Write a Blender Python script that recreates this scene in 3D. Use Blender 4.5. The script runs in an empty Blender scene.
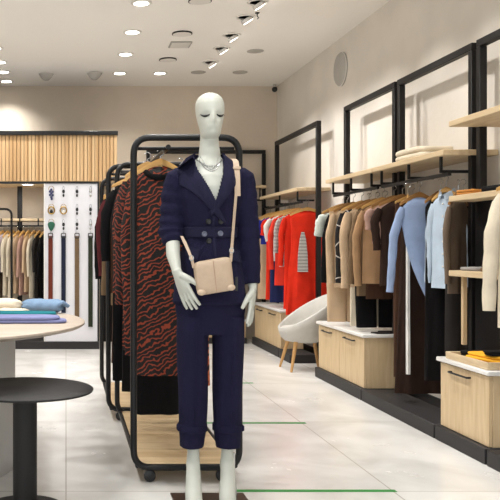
import bpy, math, random
from mathutils import Vector, Matrix, noise
from mathutils.bvhtree import BVHTree
PI = math.pi
sc = bpy.context.scene
COL = sc.collection
F = 820.0; VX = 66.0; VY = 247.0; CH = 1.15     # focal length (px), vanishing point, camera height

def P(px, py, Y):
    return Vector(((px-VX)*Y/F, Y, CH-(py-VY)*Y/F))

# ------------------------------------------------------------------ materials
def lin(c):
    return tuple(((v/255.)/12.92 if v/255. <= .04045 else (((v/255.)+.055)/1.055)**2.4) for v in c)
MC = {}
def nt(name):
    m = bpy.data.materials.new(name); m.use_nodes = True
    n = m.node_tree; b = n.nodes['Principled BSDF']
    return m, n, b
def mat(name, rgb, rough=.6, var=.12, scale=6., bump=.0, bscale=60., metal=0., sheen=0., spec=.5, stretch=(1,1,1)):
    if name in MC: return MC[name]
    m, n, b = nt(name)
    c = lin(rgb)
    tc = n.nodes.new('ShaderNodeTexCoord'); mp = n.nodes.new('ShaderNodeMapping')
    n.links.new(tc.outputs['Object'], mp.inputs[0]); mp.inputs['Scale'].default_value = stretch
    no = n.nodes.new('ShaderNodeTexNoise'); no.inputs['Scale'].default_value = scale; no.inputs['Detail'].default_value = 4
    n.links.new(mp.outputs[0], no.inputs['Vector'])
    r = n.nodes.new('ShaderNodeValToRGB')
    r.color_ramp.elements[0].position = .3; r.color_ramp.elements[1].position = .7
    r.color_ramp.elements[0].color = (*[v*(1-var) for v in c], 1); r.color_ramp.elements[1].color = (*[min(1, v*(1+var)) for v in c], 1)
    n.links.new(no.outputs[0], r.inputs[0]); n.links.new(r.outputs[0], b.inputs['Base Color'])
    b.inputs['Roughness'].default_value = rough; b.inputs['Metallic'].default_value = metal
    b.inputs['Sheen Weight'].default_value = sheen; b.inputs['Specular IOR Level'].default_value = spec
    if bump:
        n2 = n.nodes.new('ShaderNodeTexNoise'); n2.inputs['Scale'].default_value = bscale
        n.links.new(mp.outputs[0], n2.inputs['Vector'])
        bp = n.nodes.new('ShaderNodeBump'); bp.inputs['Strength'].default_value = bump; bp.inputs['Distance'].default_value = .01
        n.links.new(n2.outputs[0], bp.inputs['Height']); n.links.new(bp.outputs[0], b.inputs['Normal'])
    MC[name] = m; return m
def cloth(name, rgb, rough=.85, var=.1, **k):
    k.setdefault('spec', .2)
    return mat('cloth_'+name, rgb, rough, var, 9., .25, 140., sheen=.0, **k)
def emis(name, rgb, s):
    m, n, b = nt(name)
    b.inputs['Emission Color'].default_value = (*lin(rgb), 1); b.inputs['Emission Strength'].default_value = s
    b.inputs['Base Color'].default_value = (.8, .8, .8, 1)
    return m
def ramp2(n, fac, c0, c1, p0, p1, const=False):
    r = n.nodes.new('ShaderNodeValToRGB'); e = r.color_ramp.elements
    e[0].position = p0; e[1].position = p1; e[0].color = (*lin(c0), 1); e[1].color = (*lin(c1), 1)
    if const: r.color_ramp.interpolation = 'CONSTANT'
    n.links.new(fac, r.inputs[0]); return r
def tiger(name, c_bg, c_st, scale=9., thr=.46, ang=.35):
    m, n, b = nt(name)
    tc = n.nodes.new('ShaderNodeTexCoord'); mp = n.nodes.new('ShaderNodeMapping'); n.links.new(tc.outputs['Object'], mp.inputs[0])
    mp.inputs['Rotation'].default_value = (0, ang, 0)
    w = n.nodes.new('ShaderNodeTexWave'); w.bands_direction = 'Z'; w.inputs['Scale'].default_value = scale
    w.inputs['Distortion'].default_value = 11.; w.inputs['Detail'].default_value = 2.5; w.inputs['Detail Scale'].default_value = 1.3
    n.links.new(mp.outputs[0], w.inputs['Vector'])
    r = ramp2(n, w.outputs[0], c_bg, c_st, thr, thr+.06); n.links.new(r.outputs[0], b.inputs['Base Color'])
    b.inputs['Roughness'].default_value = .8; return m
def giraffe(name, c_patch, c_line):
    m, n, b = nt(name)
    tc = n.nodes.new('ShaderNodeTexCoord')
    v = n.nodes.new('ShaderNodeTexVoronoi'); v.feature = 'DISTANCE_TO_EDGE'; v.inputs['Scale'].default_value = 22.
    n.links.new(tc.outputs['Object'], v.inputs['Vector'])
    r = ramp2(n, v.outputs[0], c_line, c_patch, .12, .16); n.links.new(r.outputs[0], b.inputs['Base Color'])
    b.inputs['Roughness'].default_value = .8; return m
def stripes(name, c0, c1, scale, d='Z'):
    m, n, b = nt(name)
    tc = n.nodes.new('ShaderNodeTexCoord')
    w = n.nodes.new('ShaderNodeTexWave'); w.bands_direction = d; w.inputs['Scale'].default_value = scale
    n.links.new(tc.outputs['Object'], w.inputs['Vector'])
    r = ramp2(n, w.outputs[0], c0, c1, .45, .55); n.links.new(r.outputs[0], b.inputs['Base Color'])
    b.inputs['Roughness'].default_value = .8; return m
def wood(name, c0, c1, axis='Y', rough=.5, sc_=1.):
    if name in MC: return MC[name]
    m, n, b = nt(name)
    tc = n.nodes.new('ShaderNodeTexCoord'); mp = n.nodes.new('ShaderNodeMapping'); n.links.new(tc.outputs['Object'], mp.inputs[0])
    s = {'X': (1.5, 14, 14), 'Y': (14, 1.5, 14), 'Z': (14, 14, 1.5)}[axis]
    mp.inputs['Scale'].default_value = tuple(v*sc_ for v in s)
    no = n.nodes.new('ShaderNodeTexNoise'); no.inputs['Scale'].default_value = 2.2; no.inputs['Detail'].default_value = 6; no.inputs['Distortion'].default_value = .6
    n.links.new(mp.outputs[0], no.inputs['Vector'])
    r = ramp2(n, no.outputs[0], c0, c1, .3, .7); n.links.new(r.outputs[0], b.inputs['Base Color'])
    b.inputs['Roughness'].default_value = rough
    MC[name] = m; return m

M_metal = mat('black_powder_metal', (19, 19, 21), .42, .05, spec=.35)
M_frame = mat('charcoal_frame_metal', (24, 22, 22), .5, .05, spec=.3)
M_oakY = wood('pale_oak_y', (202, 176, 138), (222, 200, 164), 'Y')
M_oakZ = wood('pale_oak_z', (198, 170, 130), (218, 194, 156), 'Z')
M_hang = wood('hanger_wood', (176, 132, 70), (212, 168, 100), 'X', .4)
M_hangd = wood('hanger_wood_brown', (132, 92, 46), (168, 122, 68), 'X', .4)
M_steel = mat('brushed_steel', (190, 190, 190), .25, .05, metal=1.)
M_white = mat('white_laminate', (232, 230, 226), .3, .02)
M_plinth = mat('charcoal_plinth', (42, 40, 41), .55, .06, spec=.35)
M_navy = mat('cloth_navy', (27, 26, 50), .9, .10, 12., .3, 160., spec=.15)
M_skin = mat('mannequin_gloss', (194, 197, 188), .38, .02)
M_plate = mat('dark_base_plate', (70, 55, 46), .3, .1)
M_bag = mat('nude_leather', (186, 164, 141), .5, .06, 30., .15, 120.)
M_dark = mat('black_plastic', (22, 22, 24), .4, .05)
M_grey = mat('grey_plastic', (176, 172, 166), .6, .04)

# ------------------------------------------------------------------ mesh builder
class MB:
    def __init__(s): s.v = []; s.f = []
    def add(s, vs, fs):
        o = len(s.v); s.v += [tuple(v) for v in vs]; s.f += [tuple(i+o for i in f) for f in fs]; return s
    def box(s, x0, x1, y0, y1, z0, z1):
        vs = [(x, y, z) for z in (z0, z1) for y in (y0, y1) for x in (x0, x1)]
        return s.add(vs, [(0, 2, 3, 1), (4, 5, 7, 6), (0, 1, 5, 4), (2, 6, 7, 3), (0, 4, 6, 2), (1, 3, 7, 5)])
    def bbox(s, x0, x1, y0, y1, z0, z1, b=.004):
        # box with chamfered edges
        cx, cy, cz = (x0+x1)/2, (y0+y1)/2, (z0+z1)/2; hx, hy, hz = abs(x1-x0)/2, abs(y1-y0)/2, abs(z1-z0)/2
        b = min(b, hx*.45, hy*.45, hz*.45)
        vs = []; idx = {}
        for sx in (-1, 1):
            for sy in (-1, 1):
                for sz in (-1, 1):
                    for ax in range(3):
                        p = [sx*(hx-b), sy*(hy-b), sz*(hz-b)]; h = (hx, hy, hz); sg = (sx, sy, sz)
                        p[ax] = sg[ax]*h[ax]
                        idx[(sx, sy, sz, ax)] = len(vs); vs.append((cx+p[0], cy+p[1], cz+p[2]))
        fs = []
        for ax in range(3):
            o = [a for a in range(3) if a != ax]
            for sg in (-1, 1):
                q = []
                for a, c in ((-1, -1), (1, -1), (1, 1), (-1, 1)):
                    k = [0, 0, 0]; k[ax] = sg; k[o[0]] = a; k[o[1]] = c; q.append(idx[(*k, ax)])
                fs.append(q)
        for ax in range(3):
            o = [a for a in range(3) if a != ax]
            for a in (-1, 1):
                for c in (-1, 1):
                    k = [0, 0, 0]; k[o[0]] = a; k[o[1]] = c
                    k0 = list(k); k0[ax] = -1; k1 = list(k); k1[ax] = 1
                    fs.append([idx[(*k0, o[0])], idx[(*k1, o[0])], idx[(*k1, o[1])], idx[(*k0, o[1])]])
        for sx in (-1, 1):
            for sy in (-1, 1):
                for sz in (-1, 1):
                    fs.append([idx[(sx, sy, sz, a)] for a in range(3)])
        return s.add(vs, fs)
    def rings(s, R, cap=True, closed=True):
        n = len(R[0]); vs = [p for r in R for p in r]; fs = []
        for i in range(len(R)-1):
            for j in range(n if closed else n-1):
                k = (j+1) % n
                fs.append((i*n+j, i*n+k, (i+1)*n+k, (i+1)*n+j))
        if cap:
            fs.append(tuple(range(n-1, -1, -1))); fs.append(tuple((len(R)-1)*n+j for j in range(n)))
        return s.add(vs, fs)
    def loft(s, L, n=24, pw=1., cap=True, fn=None):
        # L: (cx, cy, z, a, b)
        R = []
        for (cx, cy, z, a, b) in L:
            r = []
            for j in range(n):
                t = 2*PI*j/n; c, q = math.cos(t), math.sin(t)
                x = a*math.copysign(abs(c)**pw, c); y = b*math.copysign(abs(q)**pw, q)
                p = Vector((cx+x, cy+y, z))
                if fn: p = fn(p, t, z)
                r.append(p)
            R.append(r)
        return s.rings(R, cap)
    def tube(s, pts, r, n=10, cap=True, flat=1., up=None):
        pts = [Vector(p) for p in pts]; R = []
        rr = r if isinstance(r, (list, tuple)) else [r]*len(pts)
        d0 = (pts[1]-pts[0]).normalized()
        u = Vector(up) if up else (Vector((0, 0, 1)) if abs(d0.z) < .9 else Vector((1, 0, 0)))
        for i, p in enumerate(pts):
            a = pts[max(0, i-1)]; b = pts[min(len(pts)-1, i+1)]
            d = (b-a).normalized()
            u = (u-d*u.dot(d)).normalized(); w = d.cross(u)
            R.append([p+(u*math.cos(2*PI*j/n)*flat+w*math.sin(2*PI*j/n))*rr[i] for j in range(n)])
        return s.rings(R, cap)
    def sqbar(s, a, b, w, h=None):
        a, b = Vector(a), Vector(b); h = h or w
        return s.box(min(a.x, b.x)-(w/2 if abs(a.x-b.x) < 1e-6 else 0), max(a.x, b.x)+(w/2 if abs(a.x-b.x) < 1e-6 else 0),
                     min(a.y, b.y)-(w/2 if abs(a.y-b.y) < 1e-6 else 0), max(a.y, b.y)+(w/2 if abs(a.y-b.y) < 1e-6 else 0),
                     min(a.z, b.z)-(h/2 if abs(a.z-b.z) < 1e-6 else 0), max(a.z, b.z)+(h/2 if abs(a.z-b.z) < 1e-6 else 0))
    def lathe(s, prof, c=(0, 0, 0), n=32, cap=True):
        R = [[(c[0]+r*math.cos(2*PI*j/n), c[1]+r*math.sin(2*PI*j/n), c[2]+z) for j in range(n)] for r, z in prof]
        return s.rings(R, cap)
    def ball(s, c, rx, ry=None, rz=None, n=14):
        ry = ry or rx; rz = rz or rx
        return s.loft([(c[0], c[1], c[2]+rz*math.sin(a), max(1e-4, rx*math.cos(a)), max(1e-4, ry*math.cos(a)))
                       for a in [(-.5+i/8)*PI for i in range(9)]], n)
    def build(s, name, m=None, parent=None, smooth=True, ang=40):
        me = bpy.data.meshes.new(name); me.from_pydata(s.v, [], s.f); me.validate(); me.update()
        import bmesh
        b = bmesh.new(); b.from_mesh(me); bmesh.ops.recalc_face_normals(b, faces=b.faces)
        if smooth:
            for e in b.edges:
                if len(e.link_faces) == 2 and e.calc_face_angle(0) > math.radians(ang): e.smooth = False
            for f in b.faces: f.smooth = True
        b.to_mesh(me); b.free()
        if m: me.materials.append(m)
        o = bpy.data.objects.new(name, me); COL.objects.link(o)
        if parent: o.parent = parent
        return o

def fillet(pts, r, n=6):
    pts = [Vector(p) for p in pts]; out = [pts[0]]
    for i in range(1, len(pts)-1):
        a, b, c = pts[i-1], pts[i], pts[i+1]
        d1 = (a-b).normalized(); d2 = (c-b).normalized()
        rr = min(r, (a-b).length*.49, (c-b).length*.49)
        s0 = b+d1*rr; s1 = b+d2*rr
        for k in range(n+1):
            t = k/n; out.append(s0.lerp(b, t).lerp(b.lerp(s1, t), t))
    out.append(pts[-1]); return out
def tag(o, label, cat, group=None, kind=None):
    o['label'] = label; o['category'] = cat
    if group: o['group'] = group
    if kind: o['kind'] = kind
    return o
def thing(name, label, cat, loc=(0, 0, 0), rz=0., group=None):
    o = bpy.data.objects.new(name, None); COL.objects.link(o); o.empty_display_size = .1
    o.location = loc; o.rotation_euler = (0, 0, rz); return tag(o, label, cat, group)
def struct(o): o['kind'] = 'structure'; return o
def dup(o, parent=None):
    c = o.copy(); COL.objects.link(c)
    if parent: c.parent = parent
    for ch in [k for k in bpy.data.objects if k.parent == o]: dup(ch, c)
    return c
def remesh(ob, vox, smooth_it=4, sf=.5):
    m = ob.modifiers.new('r', 'REMESH'); m.mode = 'VOXEL'; m.voxel_size = vox; m.use_smooth_shade = True
    if smooth_it:
        s = ob.modifiers.new('s', 'SMOOTH'); s.iterations = smooth_it; s.factor = sf
    dg = bpy.context.evaluated_depsgraph_get(); ev = ob.evaluated_get(dg)
    me = bpy.data.meshes.new_from_object(ev); ob.modifiers.clear()
    mats = list(ob.data.materials); ob.data = me
    if not me.materials:
        for q in mats: me.materials.append(q)
    for p in me.polygons: p.use_smooth = True
    return ob

# ------------------------------------------------------------------ room shell
H = 3.16; BW = 10.25; RW = 2.64; LW = -4.6; FR = -1.5
def plaster(name, rgb, sc_=2.2, var=.05):
    return mat(name, rgb, .85, var, sc_, .15, 25.)
M_wall = plaster('greige_plaster_right', (224, 217, 207))
M_wallb = plaster('beige_plaster_back', (208, 195, 178))
M_ceil = plaster('ceiling_paint', (243, 240, 235), 1.2, .01)
def floor_mat():
    m, n, b = nt('large_stone_tiles')
    tc = n.nodes.new('ShaderNodeTexCoord')
    br = n.nodes.new('ShaderNodeTexBrick'); br.offset = 0.; br.inputs['Scale'].default_value = 1.
    br.inputs['Brick Width'].default_value = .77; br.inputs['Row Height'].default_value = 1.53; br.inputs['Mortar Size'].default_value = .004
    br.inputs['Mortar Smooth'].default_value = .3
    mp = n.nodes.new('ShaderNodeMapping'); mp.inputs['Location'].default_value = (0, .73, 0)
    n.links.new(tc.outputs['Object'], mp.inputs[0]); n.links.new(mp.outputs[0], br.inputs['Vector'])
    no = n.nodes.new('ShaderNodeTexNoise'); no.inputs['Scale'].default_value = 1.6; no.inputs['Detail'].default_value = 7; no.inputs['Distortion'].default_value = 1.2
    n.links.new(tc.outputs['Object'], no.inputs['Vector'])
    r = ramp2(n, no.outputs[0], (214, 212, 208), (234, 233, 230), .35, .62)
    n.links.new(r.outputs[0], br.inputs['Color1']); n.links.new(r.outputs[0], br.inputs['Color2'])
    br.inputs['Mortar'].default_value = (*lin((188, 184, 176)), 1)
    n.links.new(br.outputs[0], b.inputs['Base Color'])
    n2 = n.nodes.new('ShaderNodeTexNoise'); n2.inputs['Scale'].default_value = 3.; n2.inputs['Detail'].default_value = 5
    n.links.new(tc.outputs['Object'], n2.inputs['Vector'])
    mr = n.nodes.new('ShaderNodeMapRange'); mr.inputs['To Min'].default_value = .14; mr.inputs['To Max'].default_value = .34
    n.links.new(n2.outputs[0], mr.inputs[0]); n.links.new(mr.outputs[0], b.inputs['Roughness'])
    return m
struct(MB().box(LW, RW+.1, FR, BW+.1, -.1, 0).build('floor', floor_mat(), smooth=False))
struct(MB().box(LW, RW+.1, FR, BW+.1, H, H+.1).build('ceiling', M_ceil, smooth=False))
struct(MB().box(RW, RW+.1, FR, BW, 0, H).build('wall_right', M_wall, smooth=False))
struct(MB().box(LW, RW+.1, BW, BW+.1, 0, H).build('wall_back', M_wallb, smooth=False))
struct(MB().box(LW-.1, LW, FR, BW, 0, H).build('wall_left', M_wall, smooth=False))
struct(MB().box(RW-.012, RW, FR, BW, 0, .08).build('baseboard_right', M_plinth, smooth=False))

# ------------------------------------------------------------------ ceiling fittings
M_lens = emis('lamp_glow', (255, 250, 240), 9.)
M_trim = mat('white_trim', (225, 222, 216), .5, .02)
M_recess = mat('recess_dark', (40, 36, 32), .7, .1)
LN = 0
def spot(loc, aim, e, size=1.9, blend=.8, col=(1, .975, .94), rad=.06):
    global LN; LN += 1
    l = bpy.data.lights.new('spot_%d' % LN, 'SPOT'); l.energy = e; l.spot_size = size; l.spot_blend = blend; l.color = col; l.shadow_soft_size = rad
    o = bpy.data.objects.new('spotlight_beam', l); COL.objects.link(o); o.location = loc
    d = Vector(aim)-Vector(loc); o.rotation_euler = d.to_track_quat('-Z', 'Y').to_euler(); return o
def downlight(X, Y, label, aimdx=0., lit=True, group='lit ceiling spotlights'):
    t = thing('ceiling_spotlight', label, 'ceiling light', (X, Y, H), 0, group)
    MB().lathe([(.062, -.001), (.062, -.008), (.078, -.011), (.088, -.004), (.088, -.001)], n=28).build('trim_ring', M_trim, t)
    if lit:
        if aimdx:
            b = MB().lathe([(.05, 0), (.052, -.01), (.052, -.034), (.046, -.036)], n=24).build('lamp_head', M_trim, t)
            g = MB().lathe([(.046, -.0365), (.038, -.040), (.002, -.042)], n=24).build('lens', M_lens, b)
            b.rotation_euler = (.15, -.6*aimdx, 0); b.location = (.0, 0, -.012)
        else:
            MB().lathe([(.063, -.003), (.063, -.007), (.002, -.010)], n=24).build('lens', M_lens, t)
    else:
        MB().lathe([(.092, -.001), (.096, -.012), (.088, -.014), (.088, -.002)], n=36, cap=False).build('recess_rim', M_recess, t)
        MB().lathe([(.087, -.010), (.087, -.015), (.002, -.017)], n=36).build('diffuser', M_trim, t)
    return t
rowY = [9.47, 8.54, 7.66, 6.75, 5.85, 4.95, 4.05, 3.15, 2.25, 1.2]

for i, y in enumerate(rowY):
    if y > 6.5:
        downlight(.62, y, ['lit round downlight in left row, nearest the back wall', 'lit round downlight in left row, second from the back wall',
                           'lit round downlight in left row, third from the back wall', 'lit round downlight in left row at top edge of photo'][i], group='lit downlights left of the mannequin head')
    else:
        downlight(.62, y, 'lit round downlight in the ceiling above the aisle', group='lit downlights over the aisle')
    spot((.62, y, H-.04), (.62, y, 0), 46, 2.2)
row2 = [8.9, 8.28, 7.77, 7.16, 6.72, 5.9, 5.1, 4.3, 3.5, 2.6]
lab2 = ['first of the tilted spots, closest to the mannequin head', 'second tilted spot up from the mannequin head', 'third tilted spot up from the mannequin head',
        'fourth tilted spot, near the dark ceiling hook', 'tilted spot at the top edge of the photo']
for i, y in enumerate(row2):
    downlight(1.57, y, 'white ceiling spotlight, '+lab2[i] if i < 5 else 'tilted white spotlight lighting the wall of clothes', 1., group='tilted spotlights over right aisle')
    spot((1.60, y, H-.07), (2.64, y-.15, 1.3), 40, 1.3, .7)
for i, y in enumerate([9.93, 9.4, 8.9, 8.28, 7.2, 6.2, 5.2, 4.2, 3.2]):
    downlight(-.72, y, ['lit downlight above slatted wall, lowest at left edge of photo', 'lit downlight at left edge of photo, second lowest', 'lit downlight at left edge of photo, third lowest',
                        'lit downlight at left edge of photo, highest of the four'][i] if i < 4 else 'lit downlight over the display tables', group='lit downlights over left side')
    if i != 1: spot((-.72, y, H-.04), (-.72, y, 0), 44, 2.2)
for y in (8.5, 6.5, 4.5, 2.5):
    downlight(-2.6, y, 'lit downlight over the far left of the shop', group='lit downlights far left'); spot((-2.6, y, H-.04), (-2.6, y, 0), 60, 2.3)
spot((-.75, 9.6, H-.05), (-.75, 10.25, 2.0), 14, 1.2)
downlight(1.085, 9.47, 'lit downlight just left of the mannequin head near back wall', group=None)
for i, y in enumerate((7.7, 6.67, 8.77)):
    downlight(1.09, y, ['unlit dark recessed downlight just above the square vent', 'unlit dark recessed downlight at the top edge of photo', 'unlit dark recessed downlight below the square vent'][i], lit=False, group='unlit recessed downlights')
v = thing('ceiling_vent', 'pale square flush ceiling vent between two dark downlights', 'vent', (1.13, 8.12, H))
MB().bbox(-.105, .105, -.11, .11, -.015, -.001).build('cover', M_grey, v)
fm = MB()
for k in range(7): fm.box(-.09, .09, -.10+k*.03, -.085+k*.03, -.019, -.015)
fm.build('grille', M_trim, v)
for i, (x, y) in enumerate(((1.94, 8.4), (2.0, 9.42), (1.52, 9.42))):
    t = thing('ceiling_speaker', ['flush round ceiling speaker nearest the right wall', 'flush round ceiling speaker in back right ceiling corner', 'flush round ceiling speaker right of mannequin head near back wall'][i], 'speaker', (x, y, H), 0, 'flush ceiling speakers')
    MB().lathe([(.085, -.001), (.085, -.006), (.075, -.009), (.002, -.009)]).build('grille', M_grey, t)
for i, (x, y) in enumerate(((-.23, 9.5), (.33, 9.47))):
    t = thing('ceiling_projector', ['grey cone shaped ceiling fitting, left of the pair over slatted wall', 'grey cone shaped ceiling fitting, right of the pair over slatted wall'][i], 'ceiling fitting', (x, y, H), 0, 'grey cone ceiling fittings')
    MB().lathe([(.085, -.001), (.085, -.012), (.06, -.05), (.03, -.078), (.002, -.08)]).build('cone_housing', M_grey, t)
    MB().lathe([(.09, -.001), (.095, -.006), (.08, -.008)]).build('trim_ring', M_trim, t)
t = thing('ceiling_hook', 'tiny dark hook hanging from the ceiling near tilted spotlights', 'hook', (1.64, 7.03, H))
MB().tube([(0, 0, 0), (0, 0, -.03), (.012, 0, -.045), (0, 0, -.055)], .005, 8).build('hook_wire', M_dark, t)
MB().lathe([(.02, -.001), (.018, -.008), (.002, -.01)], n=16).build('rosette', M_dark, t)
t = thing('security_camera', 'small dark security camera in the corner where walls meet ceiling', 'camera', (2.58, 10.14, 3.1))
MB().ball((0, 0, 0), .035).build('dome', M_dark, t); MB().lathe([(.02, .0), (.02, .06)], n=16).build('mount', M_grey, t)
t = thing('wall_speaker', 'round pale speaker high on the right wall', 'speaker', (RW, 7.84, 2.85))
R = []
for r, x in ((.16, 0), (.16, -.02), (.145, -.035), (.1, -.042), (.001, -.044)):
    R.append([(x, r*math.cos(2*PI*j/36), r*math.sin(2*PI*j/36)) for j in range(36)])
MB().rings(R).build('speaker_body', M_grey, t)
R = [[(-.02+.0*k, (.164)*math.cos(2*PI*j/36), (.164)*math.sin(2*PI*j/36)) for j in range(36)] for k in (0,)]
R.append([(-.012, .164*math.cos(2*PI*j/36), .164*math.sin(2*PI*j/36)) for j in range(36)])
MB().rings(R).build('rim', M_trim, t)

# ------------------------------------------------------------------ garments
def hanger(label, loc, rz=0., hook=.075, m=None, half=.19, drop=.065, group=None, metal=False):
    m = m or M_hang
    a = MB(); n = 12
    pts = [(x*half, 0, .045-abs(x)**1.35*drop-.008) for x in [(-1+2*k/n) for k in range(n+1)]]
    R = []
    for (x, y, z) in pts:
        h = .020*(1-.45*abs(x/half)); w = .007
        R.append([(x, -w, z-h), (x, w, z-h), (x, w*1.1, z), (x, w*.6, z+h*.7), (x, -w*.6, z+h*.7), (x, -w*1.1, z)])
    a.rings(R)
    o = a.build('clothes_hanger', M_steel if metal else m)
    o.location = loc; o.rotation_euler = (0, 0, rz)
    tag(o, label, 'hanger', group)
    z0 = .048
    hk = [(0, 0, z0), (0, 0, z0+hook-.035)]+[(.017*math.sin(t)+.0, 0, z0+hook-.018-.017*math.cos(t)) for t in [0.3+k*.5 for k in range(9)]]
    MB().tube(hk, .0022, 6).build('hook', M_steel, o)
    return o
def cyl_ring(cx, cy, z, a, b, n, fold, ph, k, pw=.85):
    r = []
    for j in range(n):
        t = 2*PI*j/n; c, q = math.cos(t), math.sin(t)
        d = fold*(math.sin(k*t+ph+z*3)+.5*math.sin((2*k+1)*t+ph*2-z*5))
        x = (a+d*.5)*math.copysign(abs(c)**pw, c); y = (b+d)*math.copysign(abs(q)**pw, q)
        r.append(Vector((cx+x, cy+y, z)))
    return r
def garment(name, label, cat, loc, m, w=.17, L=.65, flare=1., sleeve=.55, sr=.034, th=.022, rz=0., neck=.05, waist=None,
            fold=.005, group=None, seed=0, sm=None, swing=(0, 0), collar=None, buttons=0, hook=.075, hm=None, hang=True, bowed=0., strap=False):
    rnd = random.Random(seed+7); ph = rnd.random()*6; b = MB(); n = 36
    zs = [(.012, .42 if not strap else .30, .6), (-.005, .5, .7), (-.025, .72, .9), (-.045, .9, 1.), (-.065, 1., 1.), (-.10, 1.02, 1.), (-.17, .97, 1.1)]
    R = []
    for z, fw, ft in zs:
        R.append(cyl_ring(0, 0, z, w*fw, th*ft, n, fold*.15, ph, 4))
    nn = max(6, int(L/.06))
    for i in range(1, nn+1):
        t = i/nn; z = -.17-(L-.17)*t
        ww = .95+(flare-.95)*t
        if waist: ww *= 1-waist*math.exp(-((z+.38)/.12)**2)
        R.append(cyl_ring(bowed*t*t, 0, z, w*ww, th*(1.1+.25*t), n, fold*(.35+.9*t), ph+.4*t, 5))
    # neckline dip at front
    for k in (0, 1):
        for j, p in enumerate(R[k]):
            if p.y < 0: p.z -= neck*(1-(p.x/(w*.52))**2)*(1 if k == 0 else .5) if abs(p.x) < w*.5 else 0
    b.rings(R)
    o = b.build(name, m); o.location = loc; o.rotation_euler = (0, 0, rz)
    tag(o, label, cat, group)
    if sleeve:
        for s in (-1, 1):
            sl = sleeve+rnd.uniform(-.02, .02); pts = []; rr = []; nk = 12
            for i in range(nk+1):
                t = i/nk; z = -.055-(sl-.055)*t
                x = s*(w*.93+.045*min(1, t*3)+.012*math.sin(t*3+ph)) + swing[0]*t*t
                y = -.004+swing[1]*t*t*(1 if s < 0 else .3)
                pts.append((x, y, z)); rr.append(sr*(.55 if i == 0 else (.9 if i == 1 else 1-.25*t))*(1+.06*math.sin(i*2.1+ph)))
            q = MB().tube(pts, rr, 14, flat=.62, up=(0, 1, 0)); q.build('sleeve', sm or m, o)
    if collar:
        c = MB()
        for s in (-1, 1):
            R = []
            for t in (0, .25, .5, .75, 1.):
                x = s*(.052-.045*t); y = th*.5-(th*1.9)*t; z = .03-.045*t
                R.append([(x, y, z+.012), (x+s*.012, y-.006, z+.006), (x+s*.022, y-.008, z-.025), (x+s*.016, y, z-.022)])
            c.rings(R)
        c.build('collar', collar, o)
    if buttons:
        for k in range(buttons):
            MB().ball((0.004, -th*1.25-fold*1.2, -.06-k*(L-.12)/buttons), .007, .004, .007, 10).build('button', M_trim, o)
    if hang:
        hanger((('wooden hanger holding the '+label) if len(label.split()) < 13 else 'wooden hanger holding the '+label.split(',')[0]), loc, rz, hook, hm, w*1.02)
    return o
def legs(name, label, loc, m, w=.16, L=.95, th=.022, rz=0., legw=.085, cat='trousers', group=None, seed=0, hang=True, hook=.075, fold=.005, hm=None):
    rnd = random.Random(seed); ph = rnd.random()*6; b = MB()
    R = [cyl_ring(0, 0, z, w*f, th*g, 32, fold*.3, ph, 4) for z, f, g in ((0, .9, .7), (-.03, .93, .8), (-.05, .95, 1), (-.15, 1.05, 1.1), (-.27, 1.1, 1.2), (-.30, 1.08, 1.1))]
    b.rings(R)
    for s in (-1, 1):
        R = []
        for i in range(13):
            t = i/12; z = -.24-(L-.24)*t
            R.append(cyl_ring(s*(w*.55+.004*math.sin(t*4+ph)), 0, z, legw*(1.-.12*t), th*(1.2), 20, fold*(.3+.6*t), ph+s, 3))
        b.rings(R)
    o = b.build(name, m); o.location = loc; o.rotation_euler = (0, 0, rz); tag(o, label, cat, group)
    MB().rings([cyl_ring(0, 0, z, w*.95+.002, th*.85+.003, 32, 0, ph, 4) for z in (-.005, -.04)]).build('waistband', m, o)
    if hang: hanger('wooden hanger holding the '+label if len(label.split()) < 13 else 'wooden hanger holding the '+label.split(',')[0], (loc[0], loc[1], loc[2]+.0), rz, hook, hm, w*.95, .04)
    return o

# ------------------------------------------------------------------ rolling racks
def rolling_rack(label, x0, x1, y0, y1, top=1.684, railx=None):
    t = thing('clothes_rack', label, 'clothes rack', ((x0+x1)/2, (y0+y1)/2, 0), 0, 'black rolling clothes racks')
    ox, oy = (x0+x1)/2, (y0+y1)/2
    r = .0165
    for y in (y0, y1):
        rect = [((x0+x1)/2-ox, y-oy, top), (x0-ox, y-oy, top), (x0-ox, y-oy, .075), (x1-ox, y-oy, .075), (x1-ox, y-oy, top), ((x0+x1)/2-ox, y-oy, top)]
        pts = fillet(rect, .085, 8)
        MB().tube(pts, r, 12, up=(0, 1, 0)).build('end_frame', M_metal, t)
        cb = MB().tube([(x0+.02-ox, y-oy+(.03 if y == y0 else -.03), top-.05), (x1-.02-ox, y-oy+(.03 if y == y0 else -.03), top-.05)], .009, 8)
        cb.build('cross_bar', M_metal, t)
    for x in (x0+.02, x1-.02):
        MB().tube([(x-ox, y0-oy, .083), (x-ox, y1-oy, .083)], .013, 10).build('side_rail', M_metal, t)
    MB().bbox(x0+.03-ox, x1-.03-ox, y0+.01-oy, y1-.01-oy, .075, .093, .003).build('base_board', M_ply, t)
    rx = (railx or ox)-ox
    MB().tube([(rx, y0-oy+.005, top-.045), (rx, y1-oy-.005, top-.045)], .0125, 10).build('hanging_rail', M_metal, t)
    for x in (x0+.08, x1-.08):
        for y in (y0+.02, y1-.02):
            c = MB()
            R = [[(x-ox+rr_*math.cos(2*PI*j/20), y-oy+dy, .031+rr_*math.sin(2*PI*j/20)) for j in range(20)] for dy, rr_ in ((-.016, .022), (-.012, .03), (.012, .03), (.016, .022))]
            c.rings(R); w_ = c.build('caster', M_dark, t)
            MB().box(x-ox-.010, x-ox+.010, y-oy-.022, y-oy+.022, .058, .074).build('fork', M_metal, w_)
    return t
M_ply = wood('plywood_base', (192, 162, 120), (226, 202, 164), 'X', .5, .4)
rolling_rack('black rolling clothes rack right behind the mannequin', .33, .845, 4.0, 5.29, railx=.50)
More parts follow.
